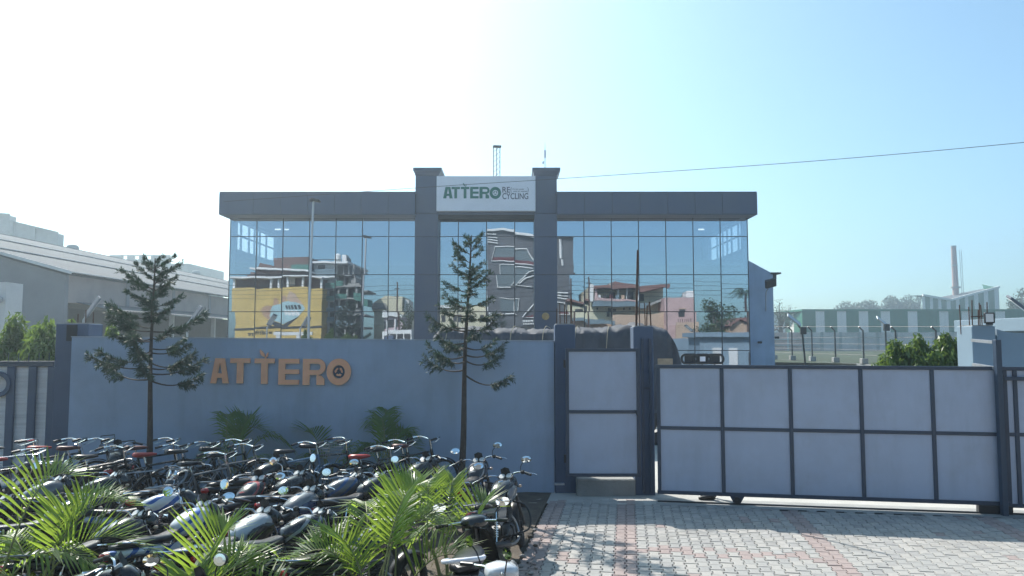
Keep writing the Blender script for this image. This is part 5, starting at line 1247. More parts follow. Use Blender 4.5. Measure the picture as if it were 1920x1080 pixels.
_tc = _n.new('ShaderNodeTexCoord'); _mp = _n.new('ShaderNodeMapping'); _mp.inputs['Rotation'].default_value = (0, radians(28), 0); _wv = _n.new('ShaderNodeTexWave'); _wv.bands_direction = 'Z'; _wv.inputs['Scale'].default_value = 2.3; _wv.inputs['Distortion'].default_value = 3.0; _wv.inputs['Detail Scale'].default_value = 1.4; _wv.inputs['Detail'].default_value = 1.0
_cr = _n.new('ShaderNodeValToRGB'); _cr.color_ramp.elements[0].position = .72; _cr.color_ramp.elements[0].color = (.66, .68, .70, 1); _cr.color_ramp.elements[1].position = .78; _cr.color_ramp.elements[1].color = (.03, .10, .36, 1)
_l.new(_tc.outputs['Object'], _mp.inputs['Vector']); _l.new(_mp.outputs[0], _wv.inputs['Vector']); _l.new(_wv.outputs['Fac'], _cr.inputs['Fac']); _l.new(_cr.outputs[0], _n['Principled BSDF'].inputs['Base Color'])
def tank_graphic(key, base, strip, pos=.70):
    m = mat('paint_' + key, base, .24, metal=.1, coat=.5); PT[key] = m; n, l = m.node_tree.nodes, m.node_tree.links
    tc = n.new('ShaderNodeTexCoord'); mp = n.new('ShaderNodeMapping'); mp.inputs['Rotation'].default_value = (0, radians(35), 0); wv = n.new('ShaderNodeTexWave'); wv.bands_direction = 'Z'; wv.inputs['Scale'].default_value = 3.1; wv.inputs['Distortion'].default_value = 2.0; wv.inputs['Detail'].default_value = 1.0
    cr = n.new('ShaderNodeValToRGB'); cr.color_ramp.elements[0].position = pos; cr.color_ramp.elements[0].color = (*base, 1); cr.color_ramp.elements[1].position = pos + .05; cr.color_ramp.elements[1].color = (*strip, 1)
    l.new(tc.outputs['Object'], mp.inputs['Vector']); l.new(mp.outputs[0], wv.inputs['Vector']); l.new(wv.outputs['Fac'], cr.inputs['Fac']); l.new(cr.outputs[0], n['Principled BSDF'].inputs['Base Color'])
tank_graphic('blacksilver', (.012, .013, .016), (.30, .31, .33), .78); tank_graphic('blackred', (.012, .012, .014), (.34, .03, .03), .76); tank_graphic('greyblue', (.14, .145, .155), (.04, .09, .22), .72)
def sring(x, zc, hw, hh, p=2.4, n=18, yo=0.0, tilt=0.0):
    out = []
    for k in range(n):
        a = 2 * pi * k / n; c, s = cos(a), sin(a)
        yy = hw * (abs(c) ** (2 / p)) * (1 if c >= 0 else -1); zz = hh * (abs(s) ** (2 / p)) * (1 if s >= 0 else -1)
        out.append((x + tilt * zz, yo + yy, zc + zz))
    return out
def loft(secs, p=2.4, n=18): return MB().ring_loft([sring(*s[:4], p=p, n=n, tilt=(s[4] if len(s) > 4 else 0)) for s in secs])
def arc_strip(c, R, a0, a1, w, th, n=14):
    """mudguard: a curved strip about the Y axis"""
    rings = []
    for i in range(n + 1):
        a = a0 + (a1 - a0) * i / n; rr = [(R, -w), (R + th * .9, -w * .55), (R + th, 0), (R + th * .9, w * .55), (R, w), (R - .004, w * .9), (R + th * .7, 0), (R - .004, -w * .9)]
        rings.append([(c[0] + r * cos(a), y, c[2] + r * sin(a)) for r, y in rr])
    return MB().ring_loft(rings)
def wheel(t, x, R, tr, alloy=True, wire=False, rim=None):
    m = MB(); Rr = R - tr * 1.15
    m.torus((0, 0, 0), (0, 1, 0), Rr, .016 if alloy else .010, 28, 6)
    if wire:
        for k in range(18): a = k * pi / 9; m.cyl((.02 * cos(a + .5), (.02 if k % 2 else -.02), .02 * sin(a + .5)), (Rr * cos(a), 0, Rr * sin(a)), .0022, n=3)
    else:
        for k in range(6):
            a = k * pi / 3; m.bar((.035 * cos(a), 0, .035 * sin(a)), (Rr * cos(a), 0, Rr * sin(a)), .022, .022, up=(0, 1, 0))
    m.lathe([(.01, -.06), (.05, -.055), (.055, 0), (.05, .055), (.01, .06)], (0, 0, 0), (0, 1, 0), 14)
    w = m.build('wheel', rim or (M_rim if alloy else M_chrome), t, 45, (x, 0, R)); MB().torus((0, 0, 0), (0, 1, 0), R - tr, tr, 32, 9).build('tyre', M_tyre, w, 60)
    return w
BIKES = []
def motorcycle(label, px, Y, head, tank='black', accent=None, mirrors='round', guard=True, lean=-7, steer=10, rack=False, plate=True, seatcol=None, z=0.0, cowl='black', mirror_up=0.0, s=1.0, tail=None):
    t = thing('motorcycle', label, 'motorcycle', (P(px, 900, Y).x, Y, z), 0, 'motorcycles parked in the front bed'); t.rotation_euler = (radians(lean), 0, radians(head)); t.scale = (s * .98, s * .98, s * .98)
    T = PT[tank]; A = PT[accent] if accent else T; CW = PT[cowl]
    wheel(t, -.62, .295, .05)
    fwm = wheel(t, .66, .295, .045); fwm.rotation_euler = (0, 0, radians(steer))
    loft([(-.06, .80, .06, .05), (-.02, .815, .10, .085), (.10, .84, .135, .115), (.26, .865, .148, .125), (.38, .87, .135, .11), (.45, .865, .085, .075), (.475, .86, .035, .03)], 2.6, 20).build('tank', T, t, 60)
    MB().lathe([(.0, .012), (.035, .012), (.04, 0)], (.20, 0, .968), (0, .05, 1), 14).build('filler_cap', M_chrome, t, 40)
    for sg in ((-1, 1) if A is not T else ()): loft([(.02, .80, .012, .03), (.10, .80, .018, .075), (.28, .815, .02, .085), (.40, .83, .012, .04)], 2.2, 10).build('tank_panel', A, t, 60, (0, sg * .137, -.005))
    loft([(-.86, .835, .06, .018), (-.82, .84, .10, .035), (-.62, .825, .125, .045), (-.42, .80, .135, .045), (-.22, .775, .12, .045), (-.08, .79, .095, .045), (-.03, .80, .06, .03)], 3.0, 18).build('seat', seatcol or M_seat, t, 60)
    loft([(-.98, .80, .03, .02), (-.94, .785, .07, .04), (-.78, .755, .11, .055), (-.55, .73, .12, .06), (-.36, .70, .11, .07), (-.30, .69, .10, .05)], 2.6, 16).build('tail_cowl', PT[tail] if tail else A, t, 60)
    for sg in (-1, 1): MB().ring_loft([[(x, sg * (.115 + .012 * k), zz) for x, zz in ((-.40, .69), (-.12, .72), (-.06, .66), (-.16, .53), (-.36, .50), (-.42, .58))] for k in (0, 1)]).build('side_panel', A, t, None, None, True)
    m = MB()
    for sg in (-1, 1):
        m.tube(spline([(.42, 0, .80), (.30, sg * .05, .55), (.22, sg * .08, .28), (-.1, sg * .11, .26), (-.30, sg * .11, .33), (-.34, sg * .11, .62), (-.75, sg * .10, .73)], 4), .016, 6)
        m.tube([(-.62, sg * .10, .295), (-.15, sg * .11, .34)], .018, 6)
    m.build('frame', M_plastic, t, 50)
    m = MB(); m.box((.06, 0, .34), (.34, .24, .2), 0, 0, .05); m.lathe([(.10, -.13), (.11, -.11), (.11, .11), (.10, .13)], (-.03, 0, .34), (0, 1, 0), 16)
    for k in range(7): m.box((.15 + .008 * k, 0, .46 + .025 * k), (.17, .17, .011), 0, 0, .003)
    m.box((.18, 0, .53), (.12, .12, .2), 0, 0, .02); m.build('engine', M_engine, t, 40)
    MB().tube(spline([(.24, -.05, .52), (.33, -.08, .40), (.28, -.12, .24), (.05, -.15, .20), (-.25, -.16, .24)], 5), .018, 7).build('exhaust_pipe', M_steel, t, 50)
    MB().tube([(-.22, -.16, .24), (-.30, -.165, .26), (-.78, -.175, .36), (-.82, -.175, .37)], [.02, .042, .045, .032], 12).build('silencer', M_steel if tank != 'black' else M_plastic, t, 45)
    for sg in (-1, 1):
        MB().cyl((.69, sg * .085, .295), (.50, sg * .085, .72), .024, n=8).build('fork_leg', M_engine, t, 40); MB().cyl((.50, sg * .085, .72), (.415, sg * .085, .93), .017, n=8).build('fork_tube', M_chrome, t, 40)
        m = MB(); m.cyl((-.60, sg * .12, .33), (-.46, sg * .12, .70), .012, n=6)
        for k in range(8): f = .25 + .07 * k; m.torus((-.60 + .14 * f, sg * .12, .33 + .37 * f), (.14, 0, .37), .028, .007, 10, 4)
        m.build('shock_absorber', M_red if (accent == 'red' and False) else M_chrome, t, 50)
    arc_strip((.66, 0, .295), .305, radians(35), radians(150), .06, .025).build('front_mudguard', T if tank in ('blue', 'silver', 'white') else M_plastic, t, 60)
    arc_strip((-.62, 0, .295), .31, radians(55), radians(168), .075, .03).build('rear_mudguard', M_plastic, t, 60)
    # head: lamp, cowl, dials, bars
    loft([(.40, .90, .075, .075), (.46, .90, .115, .12, -.1), (.54, .885, .12, .12, -.15), (.60, .87, .095, .085, -.15), (.625, .865, .05, .04)], 2.4, 18).build('headlamp_cowl', CW, t, 60)
    MB().lathe([(.001, .03), (.05, .025), (.082, .0)], (.605, 0, .868), (1, 0, -.12), 18).build('headlamp_lens', M_lens, t, 60)
    MB().ring_loft([[(.46, -.07, 1.0), (.50, 0, 1.015), (.46, .07, 1.0), (.47, .05, .99), (.49, 0, 1.0), (.47, -.05, .99)], [(.43, -.06, 1.10), (.44, 0, 1.12), (.43, .06, 1.10), (.435, .05, 1.09), (.445, 0, 1.11), (.435, -.05, 1.09)]]).build('visor', M_plastic, t, 40, None, True)
    for sg in (-1, 1): d_ = MB().lathe([(.0, .012), (.042, .012), (.046, 0), (.03, -.05)], (.425, sg * .052, 1.0), (-.75, 0, 1), 16).build('dial', M_dial, t, 40)
    MB().box((.44, 0, .975), (.07, .2, .07), 0, 0, .02, Matrix.Rotation(radians(-30), 3, 'Y')).build('dial_housing', M_plastic, t)
    st_ = radians(steer); cs_, sn_ = cos(st_), sin(st_)
    def H(x, y_, z_): dx, dy = x - .40, y_; return (.40 + dx * cs_ - dy * sn_, dx * sn_ + dy * cs_, z_)
    MB().tube(spline([H(.23, -.36, 1.00), H(.33, -.27, 1.035), H(.385, -.13, 1.03), H(.40, -.06, .965), H(.40, .06, .965), H(.385, .13, 1.03), H(.33, .27, 1.035), H(.23, .36, 1.00)], 4), .0115, 7).build('handlebar', M_chrome, t, 50)
    for sg in (-1, 1):
        MB().tube([H(.225, sg * .365, .998), H(.30, sg * .29, 1.025)], .019, 9).build('grip', M_plastic, t, 45); MB().box(H(.325, sg * .255, 1.035), (.06, .05, .05), 0, 0, .012).build('switchgear', M_plastic, t)
        MB().tube([H(.36, sg * .24, 1.03), H(.30, sg * .40, 1.0), H(.27, sg * .44, .985)], .006, 5).build('lever', M_chrome, t, 40)
        if mirrors:
            e = Vector(H(.30, sg * .33, 1.20 + mirror_up)); b0 = Vector(H(.345, sg * .225, 1.04)); ms = MB().tube(spline([b0, b0 + Vector((.01, sg * .02, .09)), e], 4), .0055, 5).build('mirror_stem', M_chrome if mirrors == 'round' else M_plastic, t, 40)
            mm = Matrix.Rotation(radians(head * 0 + sg * 12 + steer), 3, 'Z') @ Matrix.Rotation(radians(12), 3, 'Y')
            rr = (.058, .058) if mirrors == 'round' else (.075, .047)
            rg = []
            for xx, f in ((.03, .5), (.018, .92), (-.004, 1.0), (-.006, .93)): rg.append([e + mm @ Vector((xx, rr[0] * f * cos(2 * pi * k / 18), rr[1] * f * sin(2 * pi * k / 18))) for k in range(18)])
            mo = MB().ring_loft(rg, True, False).build('mirror', M_plastic if mirrors != 'round' else M_chrome, t, 60)
            MB().ring_loft([[e + mm @ Vector((-.0062, rr[0] * .93 * cos(2 * pi * k / 18), rr[1] * .93 * sin(2 * pi * k / 18))) for k in range(18)], [e + mm @ Vector((-.0075, rr[0] * .5 * cos(2 * pi * k / 18), rr[1] * .5 * sin(2 * pi * k / 18))) for k in range(18)]], False, True).build('mirror_glass', M_mirror, mo, None, None, True)
    for x, z_ in ((.50, .84), (-.90, .70)):
        for sg in (-1, 1): MB().ell((x, sg * .16, z_), (.028, .028, .022), 10, 6).build('indicator', M_amber if x > 0 else M_steel, t, 60); MB().cyl((x, sg * .08, z_), (x, sg * .15, z_), .008, n=5).build('indicator_stalk', M_plastic, t)
    MB().ell((-.965, 0, .775), (.035, .075, .045), 14, 8).build('tail_light', M_red, t, 60)
    if plate:
        MB().box((-.985, 0, .58), (.008, .20, .13), 0, 0, .003, Matrix.Rotation(radians(12), 3, 'Y')).build('number_plate', M_plate if plate is True else M_plateb, t)
        m = MB(); rp_ = random.Random(label)
        for k in range(6):
            for rw in (0, 1): m.box((-.9915 + .006 * (1 - rw * 2) * .9, -.08 + .03 * k, .605 - rw * .05), (.004, .016, .032))
        m.build('plate_characters', M_plateb if plate is True else M_plate, t)
    MB().box((-.93, 0, .64), (.02, .12, .22), 0, 0, .006, Matrix.Rotation(radians(15), 3, 'Y')).build('plate_bracket', M_plastic, t)
    MB().tube(spline([(-.60, -.135, .80), (-.78, -.15, .86), (-.93, -.11, .89), (-.965, 0, .895), (-.93, .11, .89), (-.78, .15, .86), (-.60, .135, .80)], 4), .011, 6).build('grab_rail', M_chrome if rack or tank != 'black' else M_steel, t, 50)
    if guard:
        for sg in (-1, 1): MB().tube(spline([(.40, sg * .06, .66), (.40, sg * .22, .60), (.36, sg * .29, .45), (.30, sg * .26, .30), (.22, sg * .10, .27)], 5), .013, 7).build('crash_guard', M_chrome if mirrors == 'round' else M_plastic, t, 50)
    for sg in (-1, 1): MB().cyl((.0, sg * .13, .30), (.0, sg * .27, .30), .014, n=7).build('foot_peg', M_plastic, t); MB().cyl((-.34, sg * .12, .36), (-.36, sg * .24, .37), .012, n=7).build('rear_peg', M_plastic, t)
    MB().tube([(.0, .12, .24), (.02, .30, .0)], .011, 6).build('side_stand', M_plastic, t)
    MB().bx(-.62, -.1, .095, .115, .29, .39, bev=.02).build('chain_cover', M_plastic, t)
    if rack: MB().tube([(.42, -.28, 1.04), (.52, -.26, 1.06), (.52, .26, 1.06), (.42, .28, 1.04)], .01, 5).build('bar_rack', M_plastic, t); MB().tube([(.50, .05, 1.07), (.50, .05, 1.20), (.50, .26, 1.20), (.50, .26, 1.07)], .01, 5).build('rack_loop', M_plastic, t)
    return t

def bicycle(label, px, Y, head, frame='black', seatm=None, lean=-5, steer=8, basket=False, z=0.0, s=1.0, carrier=True):
    t = thing('bicycle', label, 'bicycle', (P(px, 900, Y).x, Y, z), 0, 'bicycles along the wall'); t.rotation_euler = (radians(lean), 0, radians(head)); t.scale = (s * 1.1, s * 1.1, s * 1.1); F = PT[frame]
    wheel(t, -.54, .34, .02, False, True); fwh = wheel(t, .56, .34, .02, False, True); fwh.rotation_euler = (0, 0, radians(steer))
    m = MB(); bb, st_, hd, ht = (-.06, 0, .30), (-.20, 0, .84), (.36, 0, .70), (.335, 0, .86)
    for a, b, r in ((bb, st_, .016), (bb, hd, .017), ((-.19, 0, .80), (.34, 0, .82), .015), (hd, ht, .02)): m.cyl(a, b, r, n=8)
    for sg in (-1, 1): m.cyl((-.54, sg * .05, .34), bb, .010, n=6); m.cyl((-.54, sg * .05, .34), (-.19, sg * .02, .78), .009, n=6)
    m.build('frame', F, t, 45)
    m = MB()
    for sg in (-1, 1): m.tube(spline([(.565, sg * .05, .34), (.46, sg * .05, .55), (.37, sg * .035, .69)], 4), .011, 6)
    m.build('fork', F, t, 45)
    MB().cyl((-.20, 0, .82), (-.225, 0, .93), .012, n=7).build('seat_post', M_chrome, t)
    MB().ring_loft([sring(x, zc, hw, hh, 2.4, 14) for x, zc, hw, hh in ((-.37, .965, .05, .022), (-.34, .965, .095, .036), (-.24, .955, .085, .034), (-.12, .95, .035, .026), (-.05, .945, .014, .014))]).build('saddle', seatm or M_seat, t, 60)
    MB().cyl((.335, 0, .85), (.315, 0, 1.0), .013, n=7).build('stem', M_chrome, t)
    q = radians(steer); H = lambda x, y_, z_: (.32 + (x - .32) * cos(q) - y_ * sin(q), (x - .32) * sin(q) + y_ * cos(q), z_)
    MB().tube(spline([H(.10, -.27, 1.02), H(.22, -.275, 1.04), H(.33, -.22, 1.045), H(.36, -.08, 1.01), H(.345, 0, 1.0), H(.36, .08, 1.01), H(.33, .22, 1.045), H(.22, .275, 1.04), H(.10, .27, 1.02)], 4), .011, 7).build('handlebar', M_chrome, t, 50)
    for sg in (-1, 1): MB().cyl(H(.09, sg * .27, 1.018), H(.20, sg * .275, 1.035), .017, n=8).build('grip', M_plastic, t, 45); MB().tube([H(.30, sg * .23, 1.02), H(.20, sg * .25, .985), H(.13, sg * .25, .97)], .005, 5).build('brake_lever', M_chrome, t)
    MB().tube([(.36, .04, 1.0), (.40, .05, .85), (.46, .05, .62)], .004, 4).build('brake_rod', M_chrome, t)
    arc_strip((-.54, 0, .34), .355, radians(20), radians(190), .03, .012, 18).build('rear_mudguard', F, t, 60); arc_strip((.56, 0, .34), .355, radians(10), radians(135), .03, .012, 16).build('front_mudguard', F, t, 60)
    MB().lathe([(.075, -.004), (.09, -.004), (.09, .004), (.075, .004)], (-.06, -.06, .30), (0, 1, 0), 20).build('chain_wheel', M_chrome, t, 40); MB().bx(-.56, .02, -.075, -.055, .27, .40, bev=.02).build('chain_case', F, t)
    MB().tube([(-.06, -.10, .30), (.05, -.10, .17), (.05, -.18, .17)], .009, 5).build('pedal_arm', M_steel, t); MB().tube([(-.06, .06, .30), (-.17, .08, .43), (-.17, .16, .43)], .009, 5).build('pedal_arm', M_steel, t)
    if carrier:
        m = MB()
        for y_ in (-.07, -.025, .025, .07): m.cyl((-.80, y_, .735), (-.28, y_, .735), .006, n=5)
        for x in (-.80, -.55, -.28): m.cyl((x, -.07, .735), (x, .07, .735), .006, n=5)
        for sg in (-1, 1): m.cyl((-.54, sg * .06, .34), (-.62, sg * .07, .735), .006, n=5)
        m.build('carrier', M_steel, t)
    if basket:
        m = MB()
        for k in range(5): f = k / 4; m.tube([(.44 - .02 * f, -.16 - .02 * f, .78 + .2 * f), (.66 + .03 * f, -.16 - .02 * f, .78 + .2 * f), (.66 + .03 * f, .16 + .02 * f, .78 + .2 * f), (.44 - .02 * f, .16 + .02 * f, .78 + .2 * f)], .005, 4, False, True)
        for k in range(7): y_ = -.16 + .32 * k / 6; m.cyl((.66, y_, .78), (.69, y_ * 1.1, .98), .003, n=3); m.cyl((.44, y_, .78), (.42, y_ * 1.1, .98), .003, n=3)
        m.build('basket', M_steel, t)
    MB().tube([(-.10, .08, .28), (-.16, .22, .0)], .008, 5).build('stand', M_steel, t)
    return t

def scooter(label, px, Y, head, body='black', lean=-6, z=0.0, s=1.0, trim=M_white):
    t = thing('scooter', label, 'scooter', (P(px, 900, Y).x, Y, z), 0, 'scooters by the driveway edge'); t.rotation_euler = (radians(lean), 0, radians(head)); t.scale = (s, s, s); T = PT[body]
    wheel(t, -.58, .22, .05); wheel(t, .64, .22, .045)
    loft([(-.98, .72, .03, .02), (-.94, .70, .10, .08), (-.80, .64, .19, .16), (-.60, .585, .225, .215), (-.38, .555, .22, .22), (-.18, .52, .185, .20), (-.06, .47, .14, .16), (-.02, .45, .11, .12)], 2.7, 22).build('rear_body', T, t, 60)
    loft([(-.78, .835, .08, .02), (-.72, .84, .135, .045), (-.45, .82, .15, .055), (-.18, .795, .135, .05), (.02, .78, .09, .04), (.06, .775, .04, .02)], 3.0, 18).build('seat', M_seat, t, 60)
    MB().bx(-.10, .42, -.15, .15, .25, .31, bev=.03).build('floorboard', M_plastic, t)
    # front apron, curved shield
    rings = []
    for zz, x, w in ((.26, .40, .15), (.36, .47, .19), (.55, .46, .215), (.75, .40, .19), (.88, .36, .12)):
        out = [(x + .10 * (1 - (k / 6 - 1) ** 2), w * (k / 6 - 1), zz) for k in range(13)] + [(x + .07 * (1 - (k / 6 - 1) ** 2), w * .96 * (k / 6 - 1), zz) for k in range(12, -1, -1)]
        rings.append(out)
    MB().ring_loft(rings).build('front_apron', T, t, 60, None, True)
    arc_strip((.64, 0, .22), .235, radians(20), radians(160), .075, .03).build('front_mudguard', T, t, 60)
    MB().cyl((.62, 0, .30), (.40, 0, .90), .03, n=8).build('steering_column', M_plastic, t)
    loft([(.24, .96, .05, .03), (.28, .97, .12, .055), (.38, .965, .15, .07), (.46, .955, .12, .06), (.49, .95, .05, .03)], 2.6, 18).build('handlebar_cowl', T, t, 60)
    MB().lathe([(.001, .03), (.05, .025), (.075, .0)], (.475, 0, .955), (1, 0, -.1), 16).build('headlamp', M_lens, t, 60)
    MB().tube([(.20, -.35, .985), (.30, -.14, .98), (.30, .14, .98), (.20, .35, .985)], .013, 7).build('handlebar', M_chrome, t, 40)
    for sg in (-1, 1):
        MB().cyl((.19, sg * .36, .985), (.25, sg * .25, .985), .02, n=9).build('grip', M_plastic, t, 40); e = Vector((.25, sg * .32, 1.16)); MB().tube([(.29, sg * .2, .99), (.28, sg * .25, 1.08), e], .006, 5).build('mirror_stem', M_plastic, t)
        rg = [[e + Vector((xx, .07 * f * cos(2 * pi * k / 16), .045 * f * sin(2 * pi * k / 16))) for k in range(16)] for xx, f in ((.02, .5), (.0, 1.0))]; MB().ring_loft(rg, True, False).build('mirror', M_plastic, t, 50); MB().ring_loft([[p + Vector((-.001, 0, 0)) for p in rg[1]], [e + Vector((-.002, 0, 0)) for _ in range(16)]], False, False).build('mirror_glass', M_mirror, t)
        MB().tube(spline([(-.93, sg * .05, .80), (-.80, sg * .16, .70), (-.55, sg * .228, .62), (-.25, sg * .195, .58), (-.05, sg * .15, .52)], 5), .007, 5).build('trim_strip', trim, t, 50)
    MB().tube(spline([(-.55, -.16, .86), (-.80, -.17, .92), (-.92, -.10, .95), (-.94, 0, .955), (-.92, .10, .95), (-.80, .17, .92), (-.55, .16, .86)], 4), .02, 8).build('grab_rail', trim, t, 50)
    MB().ell((-.955, 0, .70), (.035, .12, .055), 16, 8).build('tail_light', M_red, t, 60)
    for sg in (-1, 1): MB().ell((-.93, sg * .14, .66), (.03, .045, .03), 10, 6).build('indicator', M_amber, t, 60)
    MB().lathe([(.0, .004), (.02, .004), (.026, 0)], (-.965, 0, .60), (-1, 0, .1), 14).build('lock', M_chrome, t, 40)
    MB().box((-.90, 0, .50), (.01, .2, .12), 0, 0, .003, Matrix.Rotation(radians(14), 3, 'Y')).build('number_plate', M_plate, t); arc_strip((-.58, 0, .22), .25, radians(100), radians(190), .08, .03).build('rear_mudguard', M_plastic, t, 60)
    MB().tube([(-.3, -.17, .2), (-.5, -.20, .24), (-.88, -.21, .33)], [.02, .05, .045], 12).build('silencer', M_plastic, t, 50); MB().bx(-.75, -.25, -.14, .14, .16, .32, bev=.05).build('engine', M_engine, t)
    return t

# ---- the parked rows (heading: 0 = to the right, 90 = to the wall)
bicycle('pale blue bicycle at the far left by the corrugated gate', 12, 12.3, 30, 'steelblue', lean=-6)
motorcycle('black motorcycle with long flat seat at far left, partly behind a palm', 118, 11.7, 215, 'black', None, None, False)
bicycle('bicycle with red saddle among the left bikes behind the bright palm', 105, 12.4, 50, 'black', M_redseat)
motorcycle('black motorcycle with a handlebar rack standing against the wall left of the pine', 222, 12.6, 112, 'black', None, None, True, -4, 14, rack=True)
bicycle('black bicycle with dark saddle in front of the racked motorcycle', 195, 11.5, 58, 'black', None, -5, 6)
bicycle('bicycle with bright red saddle beside the left pine trunk', 305, 11.7, 52, 'black', M_redseat, -6, 8)
bicycle('bicycle with thick maroon saddle just behind the bright red saddle', 285, 12.4, 45, 'black', M_maroon, -4, 4)
bicycle('black bicycle under the shaded palm by the letters', 425, 12.3, 52, 'black', None, -6, 6)
bicycle('second black bicycle under the shaded palm, nearer the camera', 440, 11.7, 50, 'grey', None, -4, 10)
motorcycle('black motorcycle with dark number plate and red tail light in mid row', 490, 11.1, 64, 'black', None, None, False, -7, 6, plate='dark')
motorcycle('black motorcycle with round mirror behind the grey tank one', 532, 10.0, 62, 'black', None, 'round', False, -7, 8)
motorcycle('dark grey and blue motorcycle with square mirrors in the middle', 556, 8.9, 68, 'grey', 'darkblue', 'oval', True, -7, 6)
bicycle('bicycle standing alone against the wall right of the mid row', 608, 12.5, 20, 'black', None, -3, 12)
bicycle('bicycle with red saddle behind the largest palm', 705, 11.5, 50, 'black', M_redseat, -5, 6)
bicycle('black bicycle close to the wall beside the sparse pine', 780, 12.6, 45, 'black', M_maroon, -4, 4)
motorcycle('black motorcycle with twin dials behind the small palm', 782, 11.2, 64, 'black', None, None, False, -7, 6)
motorcycle('white and blue motorcycle with round mirrors in the left middle', 268, 8.95, 20, 'graphic', 'graphic', 'round', True, -8, 10)
motorcycle('white tanked motorcycle with blue stripe right of the blue and white one', 352, 8.05, 72, 'graphic', 'graphic', 'round', True, -8, 14)
motorcycle('silver and black motorcycle with large oval mirror at bottom centre', 462, 7.75, 66, 'silver', 'black', 'oval', True, -8, 12)
motorcycle('black motorcycle beyond the bright palm at left centre', 165, 9.9, 55, 'black', None, None, False, -7, 8)
motorcycle('blue and red motorcycle with shiny black seat at bottom left', 112, 5.95, 18, 'black', 'blue', None, False, -6, 6, tail='red')
motorcycle('black motorcycle cut off at the bottom left corner', -40, 8.4, 70, 'black', None, None, False, -6, 6)
motorcycle('dark blue motorcycle with red tail light at bottom, left of the largest palm', 690, 7.4, 55, 'darkblue', 'black', None, False, -6, 6)
motorcycle('black motorcycle mostly hidden behind the largest palm', 690, 9.9, 62, 'black', None, 'oval', False, -7, 6)
motorcycle('dark motorcycle with oval mirror low at the bottom between palm fronds', 305, 5.35, 62, 'black', 'steelblue', 'oval', False, -6, 8)
motorcycle('black motorcycle facing the wall with a round mirror beside the pine trunk', 903, 11.1, 80, 'blacksilver', 'blacksilver', 'oval', True, -8, 10)
motorcycle('black motorcycle with grey mudguard nearest the paved driveway', 950, 9.75, 72, 'black', 'grey', 'oval', True, -9, 14)
scooter('black scooter with pale trim strips beside the paving', 902, 7.35, 88, 'black', -6)
scooter('white scooter tail with grab rail at the bottom edge', 872, 5.85, 30, 'white', -5, trim=M_white)
motorcycle('grey motorcycle behind the bright palm fronds on the left', 60, 9.6, 60, 'grey', None, 'oval', False, -7, 4)
motorcycle('dark motorcycle lost among the front row, left of the silver one', 205, 7.6, 62, 'black', None, None, False, -6, 6)
motorcycle('black motorcycle with silver tank stripes second from the rack motorcycle in the crowded left middle', 335, 10.5, 84, 'blacksilver', 'blacksilver', None, False, -7, 4)
bicycle('grey bicycle with bright bars wedged beside the dark plate motorcycle', 392, 10.9, 58, 'grey', None, -6, 8)
motorcycle('black motorcycle with red flashes just left of the grey tank one', 470, 9.6, 80, 'blackred', 'blackred', None, True, -7, 8)
motorcycle('grey motorcycle with blue flash between the grey tank one and the largest palm', 622, 9.9, 40, 'greyblue', 'greyblue', None, True, -7, 4)
bicycle('bicycle with a wire basket left of the lone bicycle at the wall', 565, 12.0, 50, 'steelblue', None, -6, 8, basket=True)
bicycle('bicycle with red saddle at the far left edge behind the bright palm', 25, 11.2, 48, 'black', M_redseat, -6, 8)
motorcycle('dark grey motorcycle low behind the bright palm tips', 105, 8.5, 62, 'grey', 'black', None, False, -6, 8)
motorcycle('black motorcycle close behind the silver one', 545, 7.75, 48, 'blacksilver', 'blacksilver', None, False, -6, 8)
bicycle('black bicycle leaning between the left pine and the palm shade', 362, 12.0, 50, 'black', None, -5, 6)
bicycle('bicycle with chrome bars beside the twin dial motorcycle', 735, 12.2, 46, 'black', None, -5, 6)
bicycle('dark bicycle in front of the left pillar', 160, 12.4, 55, 'black', M_maroon, -5, 6)
# ------------------------------------------------------------------ the person whose shoes show under the gate
def person(label, x, y, rz):
    t = thing('person', label, 'person', (x, y, 0), rz)
    sk = [(0, 0, .95), (0, 0, 1.12), (0, 0, 1.32), (0, .01, 1.45), (0, .0, 1.53), (0, .0, 1.66), (0, 0, 1.72)]
    ed = [(i, i + 1) for i in range(6)]; rad = [.13, .13, .14, .08, .055, .085, .06]
    def chain(root, pts, rs):
        p = root
        for q, r in zip(pts, rs): sk.append(q); rad.append(r); ed.append((p, len(sk) - 1)); p = len(sk) - 1
    for s in (-1, 1):
        chain(0, [(s * .09, 0, .88), (s * .10, .01, .50), (s * .11, -.0, .10), (s * .11, .03, .06)], [.10, .065, .045, .04])
        chain(3, [(s * .17, 0, 1.40), (s * .22, -.01, 1.12), (s * .22, .08, .88), (s * .21, .11, .80)], [.065, .045, .035, .03])
    me = bpy.data.meshes.new('body'); me.from_pydata(sk, ed, []); o = link('body', me, t)
    md = o.modifiers.new('skin', 'SKIN'); md.use_smooth_shade = True
    for v, r in zip(me.skin_vertices[0].data, rad): v.radius = (r, r * .8)
    me.skin_vertices[0].data[0].use_root = True
    o.modifiers.new('sub', 'SUBSURF').levels = 1; o.modifiers['sub'].render_levels = 2
    me.materials.append(mat('dark_trousers_and_shirt', (.05, .055, .07), .85, var=.2, vscale=6))
    for s in (-1, 1): MB().ring_loft([sring(xx, z_, hw, hh, 2.5, 12) for xx, z_, hw, hh in ((-.10, .055, .02, .03), (-.08, .06, .04, .055), (0, .055, .045, .05), (.10, .04, .05, .035), (.17, .032, .04, .028), (.19, .03, .02, .015))]).build('shoe', M_plastic, t, 60, (s * .11, .03, .0)).rotation_euler = (0, 0, radians(90 + 14 * -s))
gq = GA + gdir * .95 - gn * .40
person('person standing behind the sliding gate, only dark shoes showing below', gq.x, gq.y, radians(70))

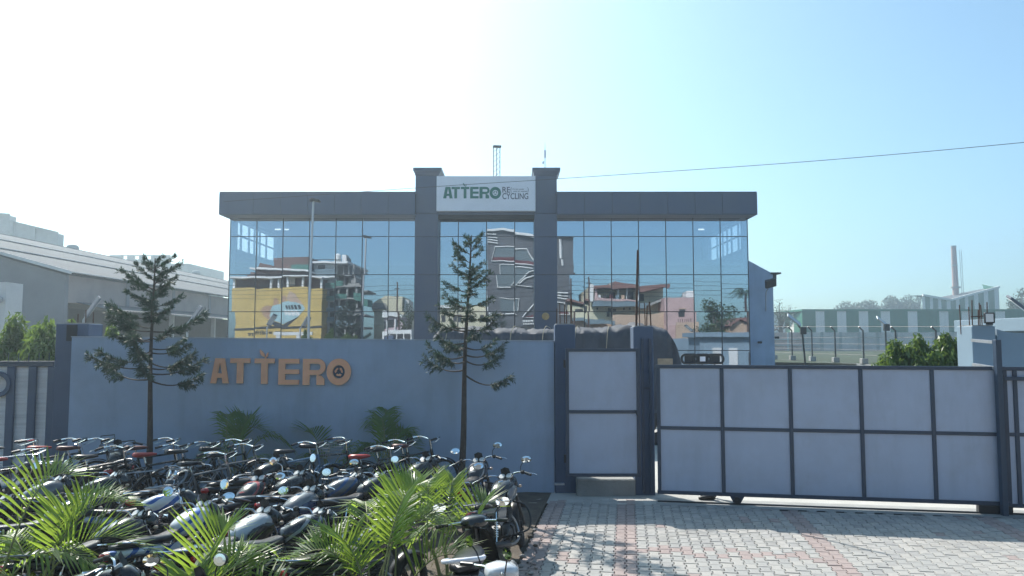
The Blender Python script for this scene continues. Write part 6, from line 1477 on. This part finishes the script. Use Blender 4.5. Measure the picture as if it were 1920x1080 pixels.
# scattered litter and stones on the soil by the paving edge
rl = random.Random(44)
for k in range(14):
    px, py = rl.uniform(960, 1010), rl.uniform(985, 1078); Y = 3920.0 / (py - 637); p = P(px, py, Y)
    m = MB(); r = rl.uniform(.02, .055); m.ell((0, 0, 0), (r, r * rl.uniform(.6, 1), r * .5), 7, 4)
    for i, v in enumerate(m.v): m.v[i] = tuple(c * rl.uniform(.8, 1.2) for c in v)
    tag(m.build('loose_stone', (M_conc, M_paverr[0], M_soil)[k % 3], None, None, (p.x, p.y, .02)), 'loose stone or paver chip on the soil beside the driveway edge', 'stone', 'loose stones by the driveway edge')

# dry grass tufts in the bed
C, D, S, L = [], [], [], []
rg_ = np.random.default_rng(7); n = 2600
xy = np.stack([rg_.uniform(-9, .2, n), rg_.uniform(6.5, 13.8, n)], 1); ok = rg_.random(n) < (.25 + .75 * (np.sin(xy[:, 0] * 2.1) * np.cos(xy[:, 1] * 1.7) > .2)); xy = xy[ok]; n = len(xy)
D = unit(np.stack([rg_.normal(0, .45, n), rg_.normal(0, .45, n), np.ones(n)], 1)); S = unit(np.cross(D, rg_.normal(size=(n, 3)))); L = rg_.uniform(.05, .14, n)
C = np.stack([xy[:, 0], xy[:, 1], np.full(n, .0)], 1) + D * L[:, None] * .45
o = link('dry_grass', leaf_mesh('dry_grass', C, D, S, L, np.full(n, .004), leafmat('dry_grass_blade', (.14, .13, .05), (.2, .2, .06), .3))); tag(o, 'sparse dry grass blades over the soil of the bed', 'grass', None, 'stuff')

# ------------------------------------------------------------------ haze
hz = MB().bx(-620, 620, -160, 620, -1.2, 60).build('haze', []) if False else None
m = MB().bx(-330, 330, -150, 340, -1.1, 45)
hm = bpy.data.materials.new('haze_air'); hm.use_nodes = True; hn, hl = hm.node_tree.nodes, hm.node_tree.links; hn.remove(hn['Principled BSDF'])
pv_ = hn.new('ShaderNodeVolumePrincipled'); pv_.inputs['Color'].default_value = (.76, .90, 1.0, 1); pv_.inputs['Density'].default_value = .0022; pv_.inputs['Anisotropy'].default_value = .62
hl.new(pv_.outputs[0], hn['Material Output'].inputs['Volume'])
o = m.build('haze', hm); tag(o, 'thin pale morning haze over the whole site', 'haze', None, 'stuff')
